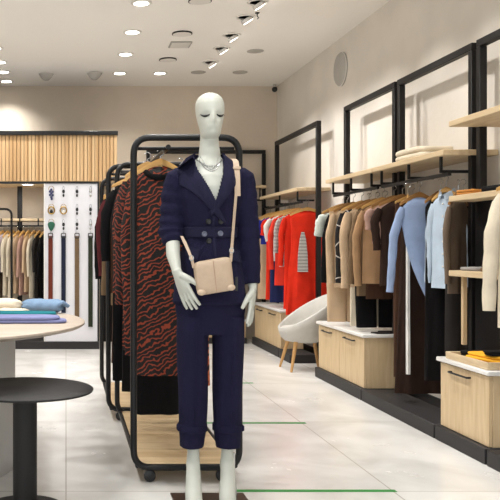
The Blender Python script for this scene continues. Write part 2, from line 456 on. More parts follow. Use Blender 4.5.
rolling_rack('black rolling clothes rack behind the front rack, toward the slatted wall', .28, .79, 5.42, 6.42, railx=.50)

M_tig = tiger('tiger_print', (13, 10, 10), (142, 58, 32), 13.5, .74, .5)
M_tig2 = tiger('tiger_print_b', (13, 10, 10), (126, 52, 32), 15., .75, -.7)
M_gir = giraffe('giraffe_print', (22, 14, 14), (186, 92, 52))
C = {}
def cl(n, rgb, **k): C[n] = cloth(n, rgb, **k); return C[n]
cl('black', (13, 12, 14)); cl('black2', (19, 17, 18)); cl('dkbrown', (50, 34, 27)); cl('brown', (76, 52, 39)); cl('taupe', (112, 96, 82))
cl('tan', (190, 156, 122)); cl('beige', (206, 178, 146)); cl('camel', (176, 140, 104)); cl('olivebrown', (120, 98, 74)); cl('cream', (224, 212, 190))
cl('mint', (208, 216, 208)); cl('red', (222, 48, 26)); cl('coral', (226, 62, 46)); cl('royal', (38, 52, 150)); cl('navy2', (34, 42, 84)); cl('white', (228, 226, 222))
cl('ltblue', (156, 176, 212)); cl('denim', (190, 206, 222)); cl('grey', (150, 146, 142)); cl('rose', (186, 150, 136)); cl('lilac', (200, 188, 196))
cl('teal', (16, 108, 118)); cl('lav', (126, 130, 172)); cl('skyb', (124, 150, 180)); cl('rust', (104, 48, 36)); cl('beltnavy', (34, 38, 58)); cl('beltolive', (112, 92, 70)); cl('dkgrey', (44, 40, 38)); cl('dkgreen', (46, 52, 40)); cl('maroon', (84, 34, 38))
C['stripe'] = stripes('cloth_striped', (40, 38, 44), (228, 224, 220), 22.)
zR = 1.545
def G(*a, **k): return garment(*a, **k)
# front rack, near to far
G('tiger_print_dress', 'long rust and black tiger print dress on the front rack', 'dress', (.475, 4.13, zR), M_tig, w=.125, L=1.04, sleeve=.92, sr=.036, seed=1, neck=.03, hook=.05)
G('tiger_print_coat', 'tiger print coat second on the front rack, peeking out at left', 'coat', (.425, 4.27, zR), M_tig2, w=.115, L=.95, sleeve=.7, seed=2, hook=.05)
G('black_dress', 'long black dress hanging lowest on the front rack', 'dress', (.485, 4.40, zR), C['black'], w=.12, L=1.29, sleeve=.5, seed=3, hook=.05, flare=1.05)
G('giraffe_print_dress', 'giraffe print dress on front rack, seen between mannequin legs', 'dress', (.63, 4.53, zR), M_gir, w=.145, L=1.16, sleeve=None, seed=4, flare=1.15, hook=.05)
G('tiger_print_blouse', 'tiger print blouse in the middle of the front rack', 'blouse', (.46, 4.66, zR), M_tig, w=.14, L=.98, sleeve=.65, seed=5, hook=.05)
G('black_coat', 'black coat on front rack behind the tiger prints', 'coat', (.52, 4.80, zR), C['black2'], w=.19, L=1.24, sleeve=.6, seed=6, hook=.05)
G('black_jumpsuit', 'black jumpsuit near the back of the front rack', 'jumpsuit', (.45, 4.95, zR), C['black'], w=.17, L=1.2, sleeve=.5, seed=8, hook=.05)
G('dark_brown_coat', 'dark brown coat last on the front rack', 'coat', (.50, 5.12, zR), C['dkbrown'], w=.16, L=1.05, sleeve=.6, seed=9, hook=.05)
MB().tube([(.075*math.cos(q), .01+.034*math.sin(q), -.008-.04*max(0, -math.sin(q))) for q in [k*PI/10 for k in range(21)]], [.016+.003*math.sin(k*2.3) for k in range(21)], 12).build('collar', C['black'], bpy.data.objects['tiger_print_dress'])
# second rack
G('brown_dress', 'long dark brown dress first on the second rack', 'dress', (.49, 5.56, zR), C['brown'], w=.165, L=1.18, sleeve=.7, seed=11, hook=.05, flare=1.1)
G('taupe_cardigan', 'taupe cardigan on the second rack over tan shoulder', 'cardigan', (.47, 5.72, zR), C['olivebrown'], w=.16, L=.8, sleeve=.72, seed=12, hook=.05)
G('brown_coat', 'brown wool coat in the middle of the second rack', 'coat', (.50, 5.88, zR), C['dkbrown'], w=.17, L=1.1, sleeve=.62, seed=13, hook=.05)
G('maroon_blouse', 'dull maroon blouse toward the back of the second rack', 'blouse', (.47, 6.03, zR), C['maroon'], w=.18, L=.62, sleeve=.6, seed=14, hook=.05)
G('black_blazer', 'black blazer at left end of the second rack', 'blazer', (.46, 6.17, zR), C['black'], w=.175, L=.75, sleeve=.65, seed=15, hook=.05)
legs('black_trousers', 'long black trousers last on the second rack', (.45, 6.30, zR), C['black2'], w=.17, L=1.12, seed=16, hook=.05)

# ------------------------------------------------------------------ right wall display units
XP = 2.21; XF = 2.24; XS = 2.30; XO = 2.50
def wall_frame(label, ya, yb, x=XO, top=2.40, base=0.):
    t = thing('shop_rack', label, 'display frame', (x, (ya+yb)/2, base), 0, 'square black wall racks')
    oy = (ya+yb)/2; w = .045
    for y in (ya+w/2, yb-w/2): MB().bbox(-w/2, w/2, y-oy-w/2, y-oy+w/2, 0, top-base-w, .003).build('post', M_frame, t)
    MB().bbox(-w/2, w/2, ya-oy, yb-oy, top-base-w, top-base, .003).build('top_bar', M_frame, t)
    return t
wall_frame('black square display frame on right wall, second nearest, beside the pale blue shirt', 5.01, 6.14)
wall_frame('black square display frame above the beige coats, third nearest', 6.19, 7.32)
wall_frame('black square display frame around the red dresses, farthest on right wall', 8.10, 9.74)
wall_frame('black display frame cut by right edge of photo, nearest one', 3.83, 4.955)
def shelf(label, x0, x1, ya, yb, ztop, th=.034, group='pale wood wall shelves', m=None):
    o = MB().bbox(x0-(x0+x1)/2, x1-(x0+x1)/2, -(yb-ya)/2, (yb-ya)/2, -th, 0, .003).build('wall_shelf', m or M_oakY)
    o.location = ((x0+x1)/2, (ya+yb)/2, ztop); return tag(o, label, 'shelf', group)
ZS = 1.745
shelf('pale wood shelf over the blue tops, holding the folded cream knit', XS, RW-.002, 5.0, 6.16, ZS)
shelf('pale wood shelf over the beige and black coats', XS, RW-.002, 6.17, 7.27, ZS)
shelf('pale wood shelf over the red dresses', XS, RW-.002, 8.17, 9.74, ZS)
shelf('highest pale wood shelf at right edge of photo', XS, RW-.002, 4.34, 4.93, 1.905)
shelf('pale wood shelf at upper right, holding folded cream and black clothes', XS, RW-.002, 4.34, 4.93, 1.455)
shelf('lower pale wood shelf at right edge, above the tray of scarves', XS, RW-.002, 4.34, 4.93, 1.01)
def rail(label, ya, yb, z=1.60, x=2.36, zs=ZS-.034, n=3):
    t = thing('clothes_rail', label, 'clothes rail', (x, (ya+yb)/2, z), 0, 'black hanging rails under shelves'); oy = (ya+yb)/2
    MB().sqbar((0, ya-oy, 0), (0, yb-oy, 0), .018, .022).build('rail_bar', M_metal, t)
    for k in range(n):
        y = ya+.06+(yb-ya-.12)*k/(n-1)-oy
        b = MB(); b.box(-.035, -.02, y-.008, y+.008, .02, zs-z); b.box(-.035, XO-x, y-.008, y+.008, .01, .028)
        b.build('bracket', M_metal, t)
    return t
rail('black rail holding the blue tops under the nearest long shelf', 5.04, 6.12)
rail('black rail holding beige and black coats', 6.2, 7.22)
rail('black rail holding the red dresses', 8.2, 9.70)
rail('black rail at right edge holding the cream jacket', 3.4, 4.31, 1.60)
# tall nearest shelf above the cream jacket is outside the frame
def cabinet(label, ya, yb, nd, top=True):
    t = thing('storage_cabinet', label, 'cabinet', (XP, (ya+yb)/2, 0), 0, 'low pale wood storage cabinets'); oy = (ya+yb)/2
    MB().bbox(0, .266, ya-oy, yb-oy, 0, .085, .004).build('plinth', M_plinth, t)
    MB().bbox(.05, .265, ya-oy+.012, yb-oy-.012, .086, .468, .002).build('carcass', M_oakZ, t)
    MB().bbox(.012, .266, ya-oy-.01, yb-oy+.01, .469, .494, .004).build('countertop', M_white, t)
    dw = (yb-ya-.02)/nd
    for k in range(nd):
        y0 = ya-oy+.01+k*dw
        d = MB().bbox(.03, .049, y0+.003, y0+dw-.003, .088, .462, .002).build('door', M_oakZ, t)
        yc = y0+dw*.55
        h = MB(); h.tube(fillet([(.03, yc-.11, .425), (.008, yc-.11, .425), (.008, yc+.11, .425), (.03, yc+.11, .425)], .008, 3), .006, 8)
        h.build('handle', M_dark, d)
    return t
cabinet('single door pale wood cabinet under the tray of scarves at right edge', 4.33, 4.915, 1)
cabinet('two door pale wood cabinet beside the tub chair, under beige coats', 6.15, 7.28, 2)
cabinet('two door pale wood cabinet under the red dresses, farthest', 8.54, 9.74, 2)
def platform(label, ya, yb):
    o = MB().bbox(-.133, .133, -(yb-ya)/2, (yb-ya)/2, 0, .085, .004).build('display_platform', M_plinth)
    o.location = (XP+.133, (ya+yb)/2, 0); tag(o, label, 'platform', 'low charcoal floor platforms')
platform('low charcoal platform under the long brown dresses', 4.93, 6.135)
platform('low charcoal platform at the right bottom corner', 3.2, 4.31)
platform('low charcoal platform behind the tub chair', 8.10, 8.525)

# ---- red group (A)
zA = 1.50
XR = 2.37
r1 = G('red_dress', 'bright red sleeveless dress with added striped sleeve patch, nearest of the red ones', 'dress', (2.42, 8.22, zA), C['red'], w=.17, L=1.03, sleeve=None, flare=1.25, seed=21, fold=.013, waist=.06)
pm = MB()
R = [[(x, y, z) for (x, y) in ((-w_, -.050), (w_, -.052), (w_, -.036), (-w_, -.034))] for z, w_ in ((-.2, .012), (-.28, .03), (-.42, .045), (-.56, .05), (-.60, .05))]
R = [[(p[0]-.06, p[1]-.004, p[2]) for p in r] for r in R]
pm.rings(R).build('striped_sleeve_patch', C['stripe'], r1)  # sleeve of a striped top, added as a patch on the red dress
G('red_knit_dress', 'red knit dress with long sleeves, second of the red ones', 'dress', (2.36, 8.33, zA), C['red'], w=.15, L=.98, sleeve=.55, seed=22, fold=.006)
G('striped_blouse', 'black and white striped top between red dresses', 'top', (2.35, 8.44, zA), C['stripe'], w=.16, L=.55, sleeve=.42, seed=23)
G('coral_cardigan', 'coral red cardigan behind the striped top', 'cardigan', (2.33, 8.56, zA), C['coral'], w=.15, L=.75, sleeve=.6, seed=24)
G('white_blouse', 'white short blouse in front of the navy dress', 'blouse', (2.35, 8.78, zA), C['white'], w=.16, L=.5, sleeve=.3, seed=25)
G('navy_dress', 'long navy dress hanging to the far cabinet top', 'dress', (2.37, 8.90, zA), C['navy2'], w=.16, L=.95, sleeve=None, seed=26)
G('scarlet_dress', 'scarlet dress between royal blue and navy ones', 'dress', (2.36, 9.06, zA), C['red'], w=.155, L=.93, sleeve=.22, seed=27, fold=.009)
G('royal_blue_blouse', 'royal blue short sleeve top at far end of the red rail', 'top', (2.37, 9.3, zA), C['royal'], w=.165, L=.32, sleeve=.24, seed=28, sr=.05)
G('beige_long_dress', 'pale beige long dress in far corner of the red rail', 'dress', (2.37, 9.5, zA), C['beige'], w=.15, L=.95, sleeve=None, seed=29)
# ---- beige group (B/C), far -> near
zB = 1.475
L_ = [
 ('mint_blouse', 'pale mint short sleeve blouse, farthest on the beige rail', 'blouse', 7.05, 'mint', dict(w=.17, L=.52, sleeve=.25, sr=.05)),
 ('black_coat', 'black long sleeve coat between mint blouse and beige cardigan', 'coat', 6.93, 'black', dict(w=.165, L=.66, sleeve=.63)),
 ('beige_cardigan', 'beige cardigan right of the black coat sleeve', 'cardigan', 6.79, 'beige', dict(w=.16, L=.66, sleeve=.63)),
 ('black_printed_sweater', 'black sweater with thin pale line pattern', 'sweater', 6.60, 'blackline', dict(w=.16, L=.62, sleeve=.60)),
 ('tan_sweater', 'tan oversized sweater at front of the beige group', 'sweater', 6.44, 'beige', dict(w=.165, L=.64, sleeve=.66, sr=.044)),
 ('olive_brown_cardigan', 'olive brown cardigan right of the tan sweater', 'cardigan', 6.30, 'olivebrown', dict(w=.15, L=.70, sleeve=.63)),
 ('camel_jacket', 'camel jacket beside olive brown cardigan, nearest of the beige group', 'jacket', 6.17, 'camel', dict(w=.15, L=.60, sleeve=.61)),
 ('dusty_rose_blouse', 'dusty rose short top left of the brown blouse', 'top', 5.95, 'rose', dict(w=.16, L=.3, sleeve=.2)),
 ('dark_brown_blouse', 'dark brown blouse just left of the light blue bodysuit', 'blouse', 5.80, 'dkbrown', dict(w=.16, L=.6, sleeve=.35)),
]
C['blackline'] = mat('cloth_black_line', (24, 22, 24), .85)
def line_mat():
    m, n, b = nt('black_with_line_print')
    tc = n.nodes.new('ShaderNodeTexCoord'); v = n.nodes.new('ShaderNodeTexVoronoi'); v.feature = 'DISTANCE_TO_EDGE'; v.inputs['Scale'].default_value = 7.; v.distance = 'EUCLIDEAN'
    n.links.new(tc.outputs['Object'], v.inputs['Vector']); r = ramp2(n, v.outputs[0], (205, 200, 196), (22, 20, 22), .02, .035)
    n.links.new(r.outputs[0], b.inputs['Base Color']); b.inputs['Roughness'].default_value = .85; return m
C['blackline'] = line_mat()
for i, (nm, lb, ct, y, c, kw) in enumerate(L_):
    G(nm, lb, ct, (XR+.01, y, zB), C[c], seed=30+i, hm=M_hangd if i % 3 else M_hang, **kw)
ltb = G('light_blue_bodysuit', 'light blue long sleeve bodysuit', 'bodysuit', (2.37, 5.50, zB-.005), C['ltblue'], w=.12, L=.66, flare=.45, sleeve=.62, sr=.032, bowed=.10, seed=50, swing=(-.045, 0), neck=.02, fold=.003, hm=M_hangd)
sh = G('pale_denim_shirt', 'pale denim button shirt turned sideways, beside the bodysuit', 'shirt', (2.435, 5.25, zB+.01), C['denim'], w=.115, L=.60, sleeve=.58, sr=.034, seed=51, rz=-1.22, collar=C['denim'], buttons=6, hm=M_hang)
G('taupe_sweater', 'dark taupe sweater right of the pale denim shirt', 'sweater', (2.425, 5.07, zB-.03), C['taupe'], w=.12, L=.58, sleeve=.5, seed=52, rz=.7, hm=M_hangd)
# long pieces lower down
legs('tan_wide_trousers', 'tan wide trousers hanging to the white cabinet top', (XR-.02, 6.87, zB-.02), C['beige'], w=.15, L=.93, seed=60, legw=.09, th=.02)
legs('cream_trousers', 'cream and grey trousers hanging behind the tan sweater', (XR+.04, 6.52, zB-.02), C['cream'], w=.14, L=.93, seed=61, legw=.08, th=.018)
legs('black_trousers', 'black trousers hanging to the cabinet top, left of the brown dress', (XR+.05, 6.37, zB-.02), C['black'], w=.16, L=.93, seed=62, legw=.09, th=.018)
G('brown_skirt', 'brown dress on the beige rail, hem above the black trousers', 'dress', (XR+.06, 6.235, zB-.02), C['brown'], w=.15, L=.70, sleeve=None, seed=63, th=.018)
G('long_chocolate_dress', 'long chocolate brown dress reaching nearly to the platform', 'dress', (2.43, 5.64, zB), C['dkbrown'], w=.13, L=1.33, sleeve=None, seed=64, flare=1.25, fold=.009, hm=M_hangd)
legs('brown_trousers', 'brown wide trousers behind the blue bodysuit', (2.42, 5.72, zB-.01), C['brown'], w=.13, L=1.22, seed=65, legw=.07, th=.018)
G('long_white_scarf_dress', 'narrow long white dress edge beside the chocolate dress', 'dress', (2.325, 5.575, zB-.01), C['white'], w=.012, L=1.18, sleeve=None, seed=66, th=.012, fold=.002)
G('long_black_dress', 'long black dress behind the pale denim shirt', 'dress', (2.46, 5.385, zB), C['black2'], w=.10, L=1.2, sleeve=None, seed=67, th=.018, flare=1.1, hm=M_hangd)
legs('dark_grey_trousers', 'dark grey trousers beside the single door cabinet', (2.505, 5.17, zB-.02), C['dkgrey'], w=.09, L=1.0, seed=68, legw=.07, th=.018)
# nearest jacket at right edge
G('cream_jacket', 'cream long sleeve jacket cut by the right edge of photo', 'jacket', (2.39, 4.22, 1.475), C['cream'], w=.17, L=.74, sleeve=.66, sr=.045, seed=70, collar=C['cream'])
G('black_slim_dress', 'black dress just behind the cream jacket', 'dress', (2.45, 4.1, 1.47), C['black'], w=.16, L=1.1, sleeve=None, seed=71)
# ---- back wall unit (E)
te = thing('shop_rack', 'black display frame against the back wall behind mannequin shoulder', 'display frame', (1.75, 10.2, 0), 0, 'square black wall racks')
MB().bbox(-.75, .73, -.02, .02, 2.31, 2.355, .003).build('top_bar', M_frame, te)
for x in (-.73, .71): MB().bbox(x-.022, x+.022, -.02, .02, 0, 2.31, .003).build('post', M_frame, te)
shelf('pale wood shelf on back wall behind the mannequin shoulder', 1.0, 2.43, 9.93, 10.17, 1.90)
t = thing('clothes_rail', 'black rail on the back wall holding dark and cream clothes', 'clothes rail', (1.7, 9.98, 1.72), 0, 'black hanging rails under shelves')
MB().sqbar((-.65, 0, 0), (.70, 0, 0), .022).build('rail_bar', M_metal, t)
for x in (-.6, .05, .66): MB().box(x-.008, x+.008, -.008, .008, .01, .146).build('bracket', M_metal, t)
cs = ['black', 'cream', 'dkgrey', 'tan', 'black2', 'cream', 'brown', 'grey', 'black', 'tan']
for k in range(10):
    x = 1.14+k*.125
    nm = {'black': 'black', 'black2': 'charcoal', 'cream': 'cream', 'dkgrey': 'dark grey', 'tan': 'tan', 'brown': 'brown', 'grey': 'grey'}[cs[k]]
    G('hanging_dress', '%s long dress on the back wall rail, %s' % (nm, ['at its left end', 'second from left', 'third from left', 'fourth from left', 'fifth from left', 'fifth from right', 'fourth from right', 'third from right', 'second from right', 'at its right end'][k]),
      'dress', (x, 9.98, 1.60), C[cs[k]], w=.12, L=1.2, sleeve=.55, seed=80+k, rz=1.25, th=.018, fold=.004)
t = thing('storage_cabinet', 'low white topped wood cabinet by the back wall behind mannequin hand', 'cabinet', (1.85, 9.95, 0), 0, 'low pale wood storage cabinets')
MB().bbox(-.5, .3, -.2, .2, 0, .07, .003).build('plinth', M_plinth, t); MB().bbox(-.49, .29, -.19, .2, .071, .26, .003).build('carcass', M_oakZ, t); MB().bbox(-.5, .3, -.2, .2, .261, .285, .003).build('countertop', M_white, t)
for x in (-.295, .095): MB().bbox(x-.185, x+.185, -.205, -.192, .08, .25, .003).build('door', M_oakZ, t)

o = MB().bbox(-.01, .01, -.295, .295, 0, .93, .003).build('clothes_standin', C['black2']); o.location = (2.462, 4.62, .4955)  # added dark board in place of the black clothes hanging there
o.name = 'black_clothes_board'; tag(o, 'added dark board standing in for black clothes behind the shelf tower at right edge of photo', 'stand-in board')
# ------------------------------------------------------------------ folded things
def folded(name, label, cat, loc, w, d, h, m, layers=3, rz=0., seed=0, group=None, droop=0.):
    rnd = random.Random(seed); b = MB()
    lh = h/layers
    for k in range(layers):
        ww = w*(1-.05*k)*rnd.uniform(.95, 1.); dd = d*(1-.04*k)*rnd.uniform(.95, 1.); ox = rnd.uniform(-.01, .01); R = []
        for zz, sc_ in ((0., .94), (.15, 1.), (.5, 1.02), (.85, 1.), (1., .93)):
            r = []
            for j in range(40):
                t = 2*PI*j/40; c, q = math.cos(t), math.sin(t)
                x = ww/2*sc_*math.copysign(abs(c)**.35, c)+ox; y = dd/2*sc_*math.copysign(abs(q)**.35, q)
                z = k*lh+zz*lh+.06*lh*math.sin(t*3+k+seed)*(1 if (zz > .5 or k) else 0)
                edge = max(0, abs(x)/(w/2)-.7)
                z -= droop*edge*zz
                r.append((x, y, max(z, 0.0005)))
            R.append(r)
        # rounded top centre
        r = [((p[0]-ox)*.5+ox, p[1]*.5, p[2]+.12*lh*(1+.6*math.sin(j*.7+seed))) for j, p in enumerate(R[-1])]; R.append(r)
        b.rings(R)
    o = b.build(name, m, ang=60); o.location = loc; o.rotation_euler = (0, 0, rz)
    return tag(o, label, cat, group)
folded('folded_sweater', 'folded cream knit on the long right wall shelf', 'folded clothes', (2.46, 5.62, ZS+.001), .26, .42, .075, C['cream'], 2, .1, 3)
folded('folded_shirt', 'small dark folded item at far end of the middle shelf', 'folded clothes', (2.40, 6.85, ZS+.001), .10, .14, .02, C['dkgrey'], 1, 0, 4)
folded('folded_sweater', 'folded cream garment at back of upper right shelf', 'folded clothes', (2.50, 4.62, 1.456), .2, .3, .035, C['cream'], 2, 0, 5)
folded('folded_shirt', 'folded black garment on upper right shelf', 'folded clothes', (2.40, 4.50, 1.456), .15, .2, .03, C['black'], 1, .2, 6)
folded('folded_scarf', 'orange brown folded scarf at far end of upper right shelf', 'folded clothes', (2.38, 4.82, 1.456), .12, .14, .03, cl('ochre', (190, 130, 66)), 2, .3, 7)
folded('folded_shirt', 'grey folded garment on the lower right shelf', 'folded clothes', (2.40, 4.78, 1.011), .12, .2, .02, C['grey'], 1, 0, 8)
folded('folded_shirt', 'brown rolled belt pouch on the lower right shelf', 'folded clothes', (2.39, 4.60, 1.011), .09, .09, .045, C['olivebrown'], 2, 0, 9)
folded('folded_shirt', 'white folded garment on the lower right shelf', 'folded clothes', (2.42, 4.44, 1.011), .14, .16, .025, C['white'], 1, 0, 10)
for y in (4.86, 4.42):
    o = MB().bbox(-.013, .013, -.013, .013, 0, .405, .003).build('shelf_upright', M_oakZ); o.location = (2.36, y, .571)
    tag(o, 'pale wood upright under lower right shelf, %s' % ('far one behind the tray' if y > 4.6 else 'near one by the jacket hem'), 'shelf upright', 'pale wood uprights of the shelf tower')
t = thing('display_tray', 'pale wood tray of yellow and black items on the near cabinet', 'tray', (2.40, 4.60, .495))
b = MB(); b.bbox(-.16, .16, -.24, .24, 0, .012, .002); b.build('tray_base', M_oakY, t)
for (x0, x1, y0, y1) in ((-.16, -.148, -.24, .24), (.148, .16, -.24, .24), (-.148, .148, -.24, -.228), (-.148, .148, .228, .24)):
    MB().bbox(x0, x1, y0, y1, .012, .04, .002).build('tray_side', M_oakY, t)
folded('folded_scarf', 'yellow orange scarf folded in the wood tray', 'scarf', (2.39, 4.52, .508), .28, .30, .055, cl('amber', (240, 176, 50)), 3, .2, 11)
folded('folded_scarf', 'black scarf in the wood tray, in front of yellow one', 'scarf', (2.36, 4.76, .508), .12, .09, .04, C['black'], 2, 0, 12)
folded('folded_scarf', 'black folded cloth at near end of the wood tray', 'scarf', (2.33, 4.43, .564), .12, .09, .025, C['black2'], 2, 0, 13)
for o in [k for k in bpy.data.objects if k.name.startswith('folded_scarf') and 'black scarf' in k['label']]: pass
# small papers on the mid cabinet
for k, (x, y) in enumerate(((2.48, 6.30), (2.40, 6.22))):
    o = MB().bbox(-.07, .07, -.045, .045, 0, .008, .002).build('leather_pouch', C['dkgrey']); o.location = (x, y, .495); o.rotation_euler = (0, 0, .2*k)
    tag(o, ['thin dark grey pouch on the white cabinet top by the black trousers', 'thin dark grey pouch at the near corner of the white cabinet top'][k], 'pouch', 'thin pouches on cabinet')

# ------------------------------------------------------------------ tub chair
t = thing('tub_chair', 'pale grey tub chair with wooden legs between the cabinets', 'chair', (2.245, 7.70, 0), math.radians(2))
t.scale = (.93, .93, .96)
M_shell = mat('chair_fabric', (196, 193, 187), .75, .04, 20., .1, 150.)
n = 56
def bowl(off):
    Rr = []
    for (f, hh) in ((.0, 0), (.45, .0), (.75, .10), (.9, .35), (.97, .68), (1., 1.)):
        r = []
        for j in range(n):
            th_ = 2*PI*j/n
            rim = .405+.33*((1+math.cos(th_))/2)**1.15
            rr = (.265+.045*((1+math.cos(th_))/2)*hh)*max(.02, f)-off*(.3 if hh == 0 else 1)
            z = .27+off*(1.2 if hh < .5 else .3)+(rim-.27)*hh
            if hh == 1: z = rim
            r.append((max(.004, rr)*math.cos(th_)*1.0, max(.004, rr)*math.sin(th_)*1.03, z))
        Rr.append(r)
    return Rr
outer = bowl(0); inner = bowl(.03)
mid = [((a[0]+b_[0])/2, (a[1]+b_[1])/2, a[2]+.012) for a, b_ in zip(outer[-1], inner[-1])]
MB().rings(outer+[mid]+inner[::-1]).build('shell', M_shell, t, ang=70)
MB().loft([(-.015, 0, .33, .2, .2), (-.015, 0, .345, .225, .225), (-.015, 0, .40, .23, .23), (-.015, 0, .42, .21, .21), (-.015, 0, .428, .1, .1)], 36).build('seat_cushion', M_shell, t)
M_legw = wood('chair_leg_wood', (186, 140, 84), (208, 164, 106), 'Z')
for sx in (-1, 1):
    for sy in (-1, 1):
        MB().tube([(sx*.13, sy*.12, .30), (sx*.20, sy*.19, 0)], [.021, .012], 12).build('leg', M_legw, t)

# ------------------------------------------------------------------ slatted wall, panel, mirror reflection built solid
YS = 9.24
def slat_mat():
    m, n, b = nt('oak_slats')
    tc = n.nodes.new('ShaderNodeTexCoord'); sp = n.nodes.new('ShaderNodeSeparateXYZ'); n.links.new(tc.outputs['Object'], sp.inputs[0])
    mu = n.nodes.new('ShaderNodeMath'); mu.operation = 'MULTIPLY'; mu.inputs[1].default_value = 1/.042; n.links.new(sp.outputs[0], mu.inputs[0])
    fl = n.nodes.new('ShaderNodeMath'); fl.operation = 'FLOOR'; n.links.new(mu.outputs[0], fl.inputs[0])
    wn = n.nodes.new('ShaderNodeTexWhiteNoise'); wn.noise_dimensions = '1D'; n.links.new(fl.outputs[0], wn.inputs['W'])
    r = ramp2(n, wn.outputs[0], (196, 156, 108), (226, 192, 146), 0, 1); n.links.new(r.outputs[0], b.inputs['Base Color'])
    b.inputs['Roughness'].default_value = .55; return m
t = thing('slatted_canopy', 'vertical oak slat panel with black top edge above the accessory wall', 'slat panel', (-.5, YS, 1.89))
b = MB(); k = 0; x = -.98
while x < 1.06: b.bbox(x+.003, x+.039, 0, .03, 0, .52, .002); x += .042
b.build('slats', slat_mat(), t)
MB().box(-1.0, 1.07, .031, 1.0, 0, .52).build('backing_box', M_oakZ, t)
MB().bbox(-1.02, 1.085, -.03, 1.0, .521, .565, .003).build('top_edge', M_dark, t)
t = thing('accessory_wall', 'white glossy panel with black frame displaying belts and earrings', 'display panel', (0, YS+.01, 0))
M_gloss = mat('white_gloss_panel', (226, 226, 232), .12, .02)
MB().box(-.235, .355, 0, .6, .085, 1.865).build('panel', M_gloss, t)
MB().bbox(-.6, .375, -.02, .6, 0, .083, .003).build('base', M_plinth, t)
MB().bbox(.355, .375, -.012, .6, .085, 1.885, .002).build('side_frame', M_dark, t)
MB().bbox(-1.5, .355, -.012, .05, 1.866, 1.885, .002).build('top_frame', M_dark, t)
MB().bbox(-.25, -.235, -.01, .5, .085, 1.865, .002).build('edge_strip', M_white, t)
for x in (-.45, -.95):  # added fill lamps that brighten the things built for the mirror reflection
    downlight(x, 9.62, 'added fill light under the slatted canopy, %s' % ('closer to the white belt panel' if x > -.6 else 'farther left over the built reflection'), group='added fill lights under the slatted canopy').location.z = 1.888
    spot((x, 9.6, 1.86), (x, 10.0, 1.0), 9, 2.4)
# belts and jewellery
xs = [50.5, 63.5, 77, 90.5]
bl = ['rust', 'beltnavy', 'beltolive', 'dkgreen']; ends = [303, 313, 317, 327]; nm = ['rust brown', 'navy', 'olive brown', 'dark green']
for k in range(4):
    X = (xs[k]-VX)*9.23/F; z1 = P(0, 236, 9.22).z; z0 = P(0, ends[k], 9.22).z
    t = thing('belt', '%s leather belt hanging on the white panel' % nm[k], 'belt', (X, YS-.004, z0), 0, 'belts hanging on the white panel')
    MB().bbox(-.025, .025, -.006, 0, 0, z1-z0, .002).build('strap', C[bl[k]], t)
    q = MB().tube(fillet([(0, -.008, z1-z0-.02), (-.024, -.008, z1-z0-.02), (-.024, -.008, z1-z0+.03), (.024, -.008, z1-z0+.03), (.024, -.008, z1-z0-.02), (0, -.008, z1-z0-.02)], .008, 3), .005, 8)
    q.build('buckle', M_dark, t)
    MB().ball((0, -.004, z1-z0+.045), .006).build('peg', M_steel, t)
M_gold = mat('aged_gold', (170, 140, 80), .35, .1, metal=.8)
M_emerald = mat('emerald_enamel', (30, 92, 70), .3, .1)
M_blueen = mat('dark_blue_enamel', (50, 56, 96), .4, .2)
rows = [193, 211, 226]
wh = ['top row', 'middle row', 'bottom row']; co = ['first column from left', 'second column', 'third column', 'rightmost column']
for r in range(3):
    for k in range(4):
        px = xs[k]+(.8 if k == 0 else 0); p = P(px, rows[r]-6, 9.23)
        big = (k == 0) or (k == 1 and r == 1)
        mm = [[M_blueen, M_dark, M_dark, M_steel], [M_gold, M_gold, M_dark, M_dark], [M_emerald, M_dark, M_dark, M_steel]][r][k]
        mn = {M_blueen: 'dark blue', M_dark: 'black', M_steel: 'silver', M_gold: 'gold', M_emerald: 'emerald green'}[mm]
        t = thing('necklace_pendant' if big else 'earring', '%s hanging %s on white panel, %s, %s' % (mn, 'pendant' if big else 'drop earring', wh[r], co[k]), 'jewellery', (p.x, YS-.006, p.z), 0, 'jewellery pinned on the white panel')
        s_ = .05 if big else .016
        if big:
            if r == 2: MB().loft([(0, -.006, -.125, .004, .003), (0, -.006, -.11, .018, .006), (0, -.006, -.08, .034, .008), (0, -.006, -.05, .042, .008), (0, -.006, -.03, .034, .006), (0, -.006, -.02, .012, .003)], 20).build('pendant', mm, t)
            elif r == 1:
                MB().tube([(.036*math.sin(q), -.006, -.06+.04*math.cos(q)) for q in [k_*PI/8 for k_ in range(17)]], .008, 8).build('pendant_ring', mm, t)
                MB().ball((0, -.008, -.075), .018, .008, .022).build('stone', M_white if k else M_dark, t)
            else:
                q_ = MB()
                for (dx_, dz_) in ((0, -.03), (-.015, -.05), (.016, -.052), (0, -.07), (-.014, -.09), (.015, -.092), (0, -.115), (.004, -.135)): q_.ball((dx_, -.007, dz_), .014, .008, .014)
                q_.build('bead_cluster', mm, t)
        else:
            MB().ball((0, -.005, -.05), s_, .005, .022).build('drop', mm, t)
            MB().ball((0, -.005, -.095), s_*.7, .005, .018).build('lower_drop', mm, t)
        a = [(.03*(1 if big else .35)*math.sin(q), -.004, -.02+.03*math.cos(q)) for q in [k_*.6 for k_ in range(11)]]
        MB().tube(a, .003, 6).build('loop', M_gold if big else M_steel, t)
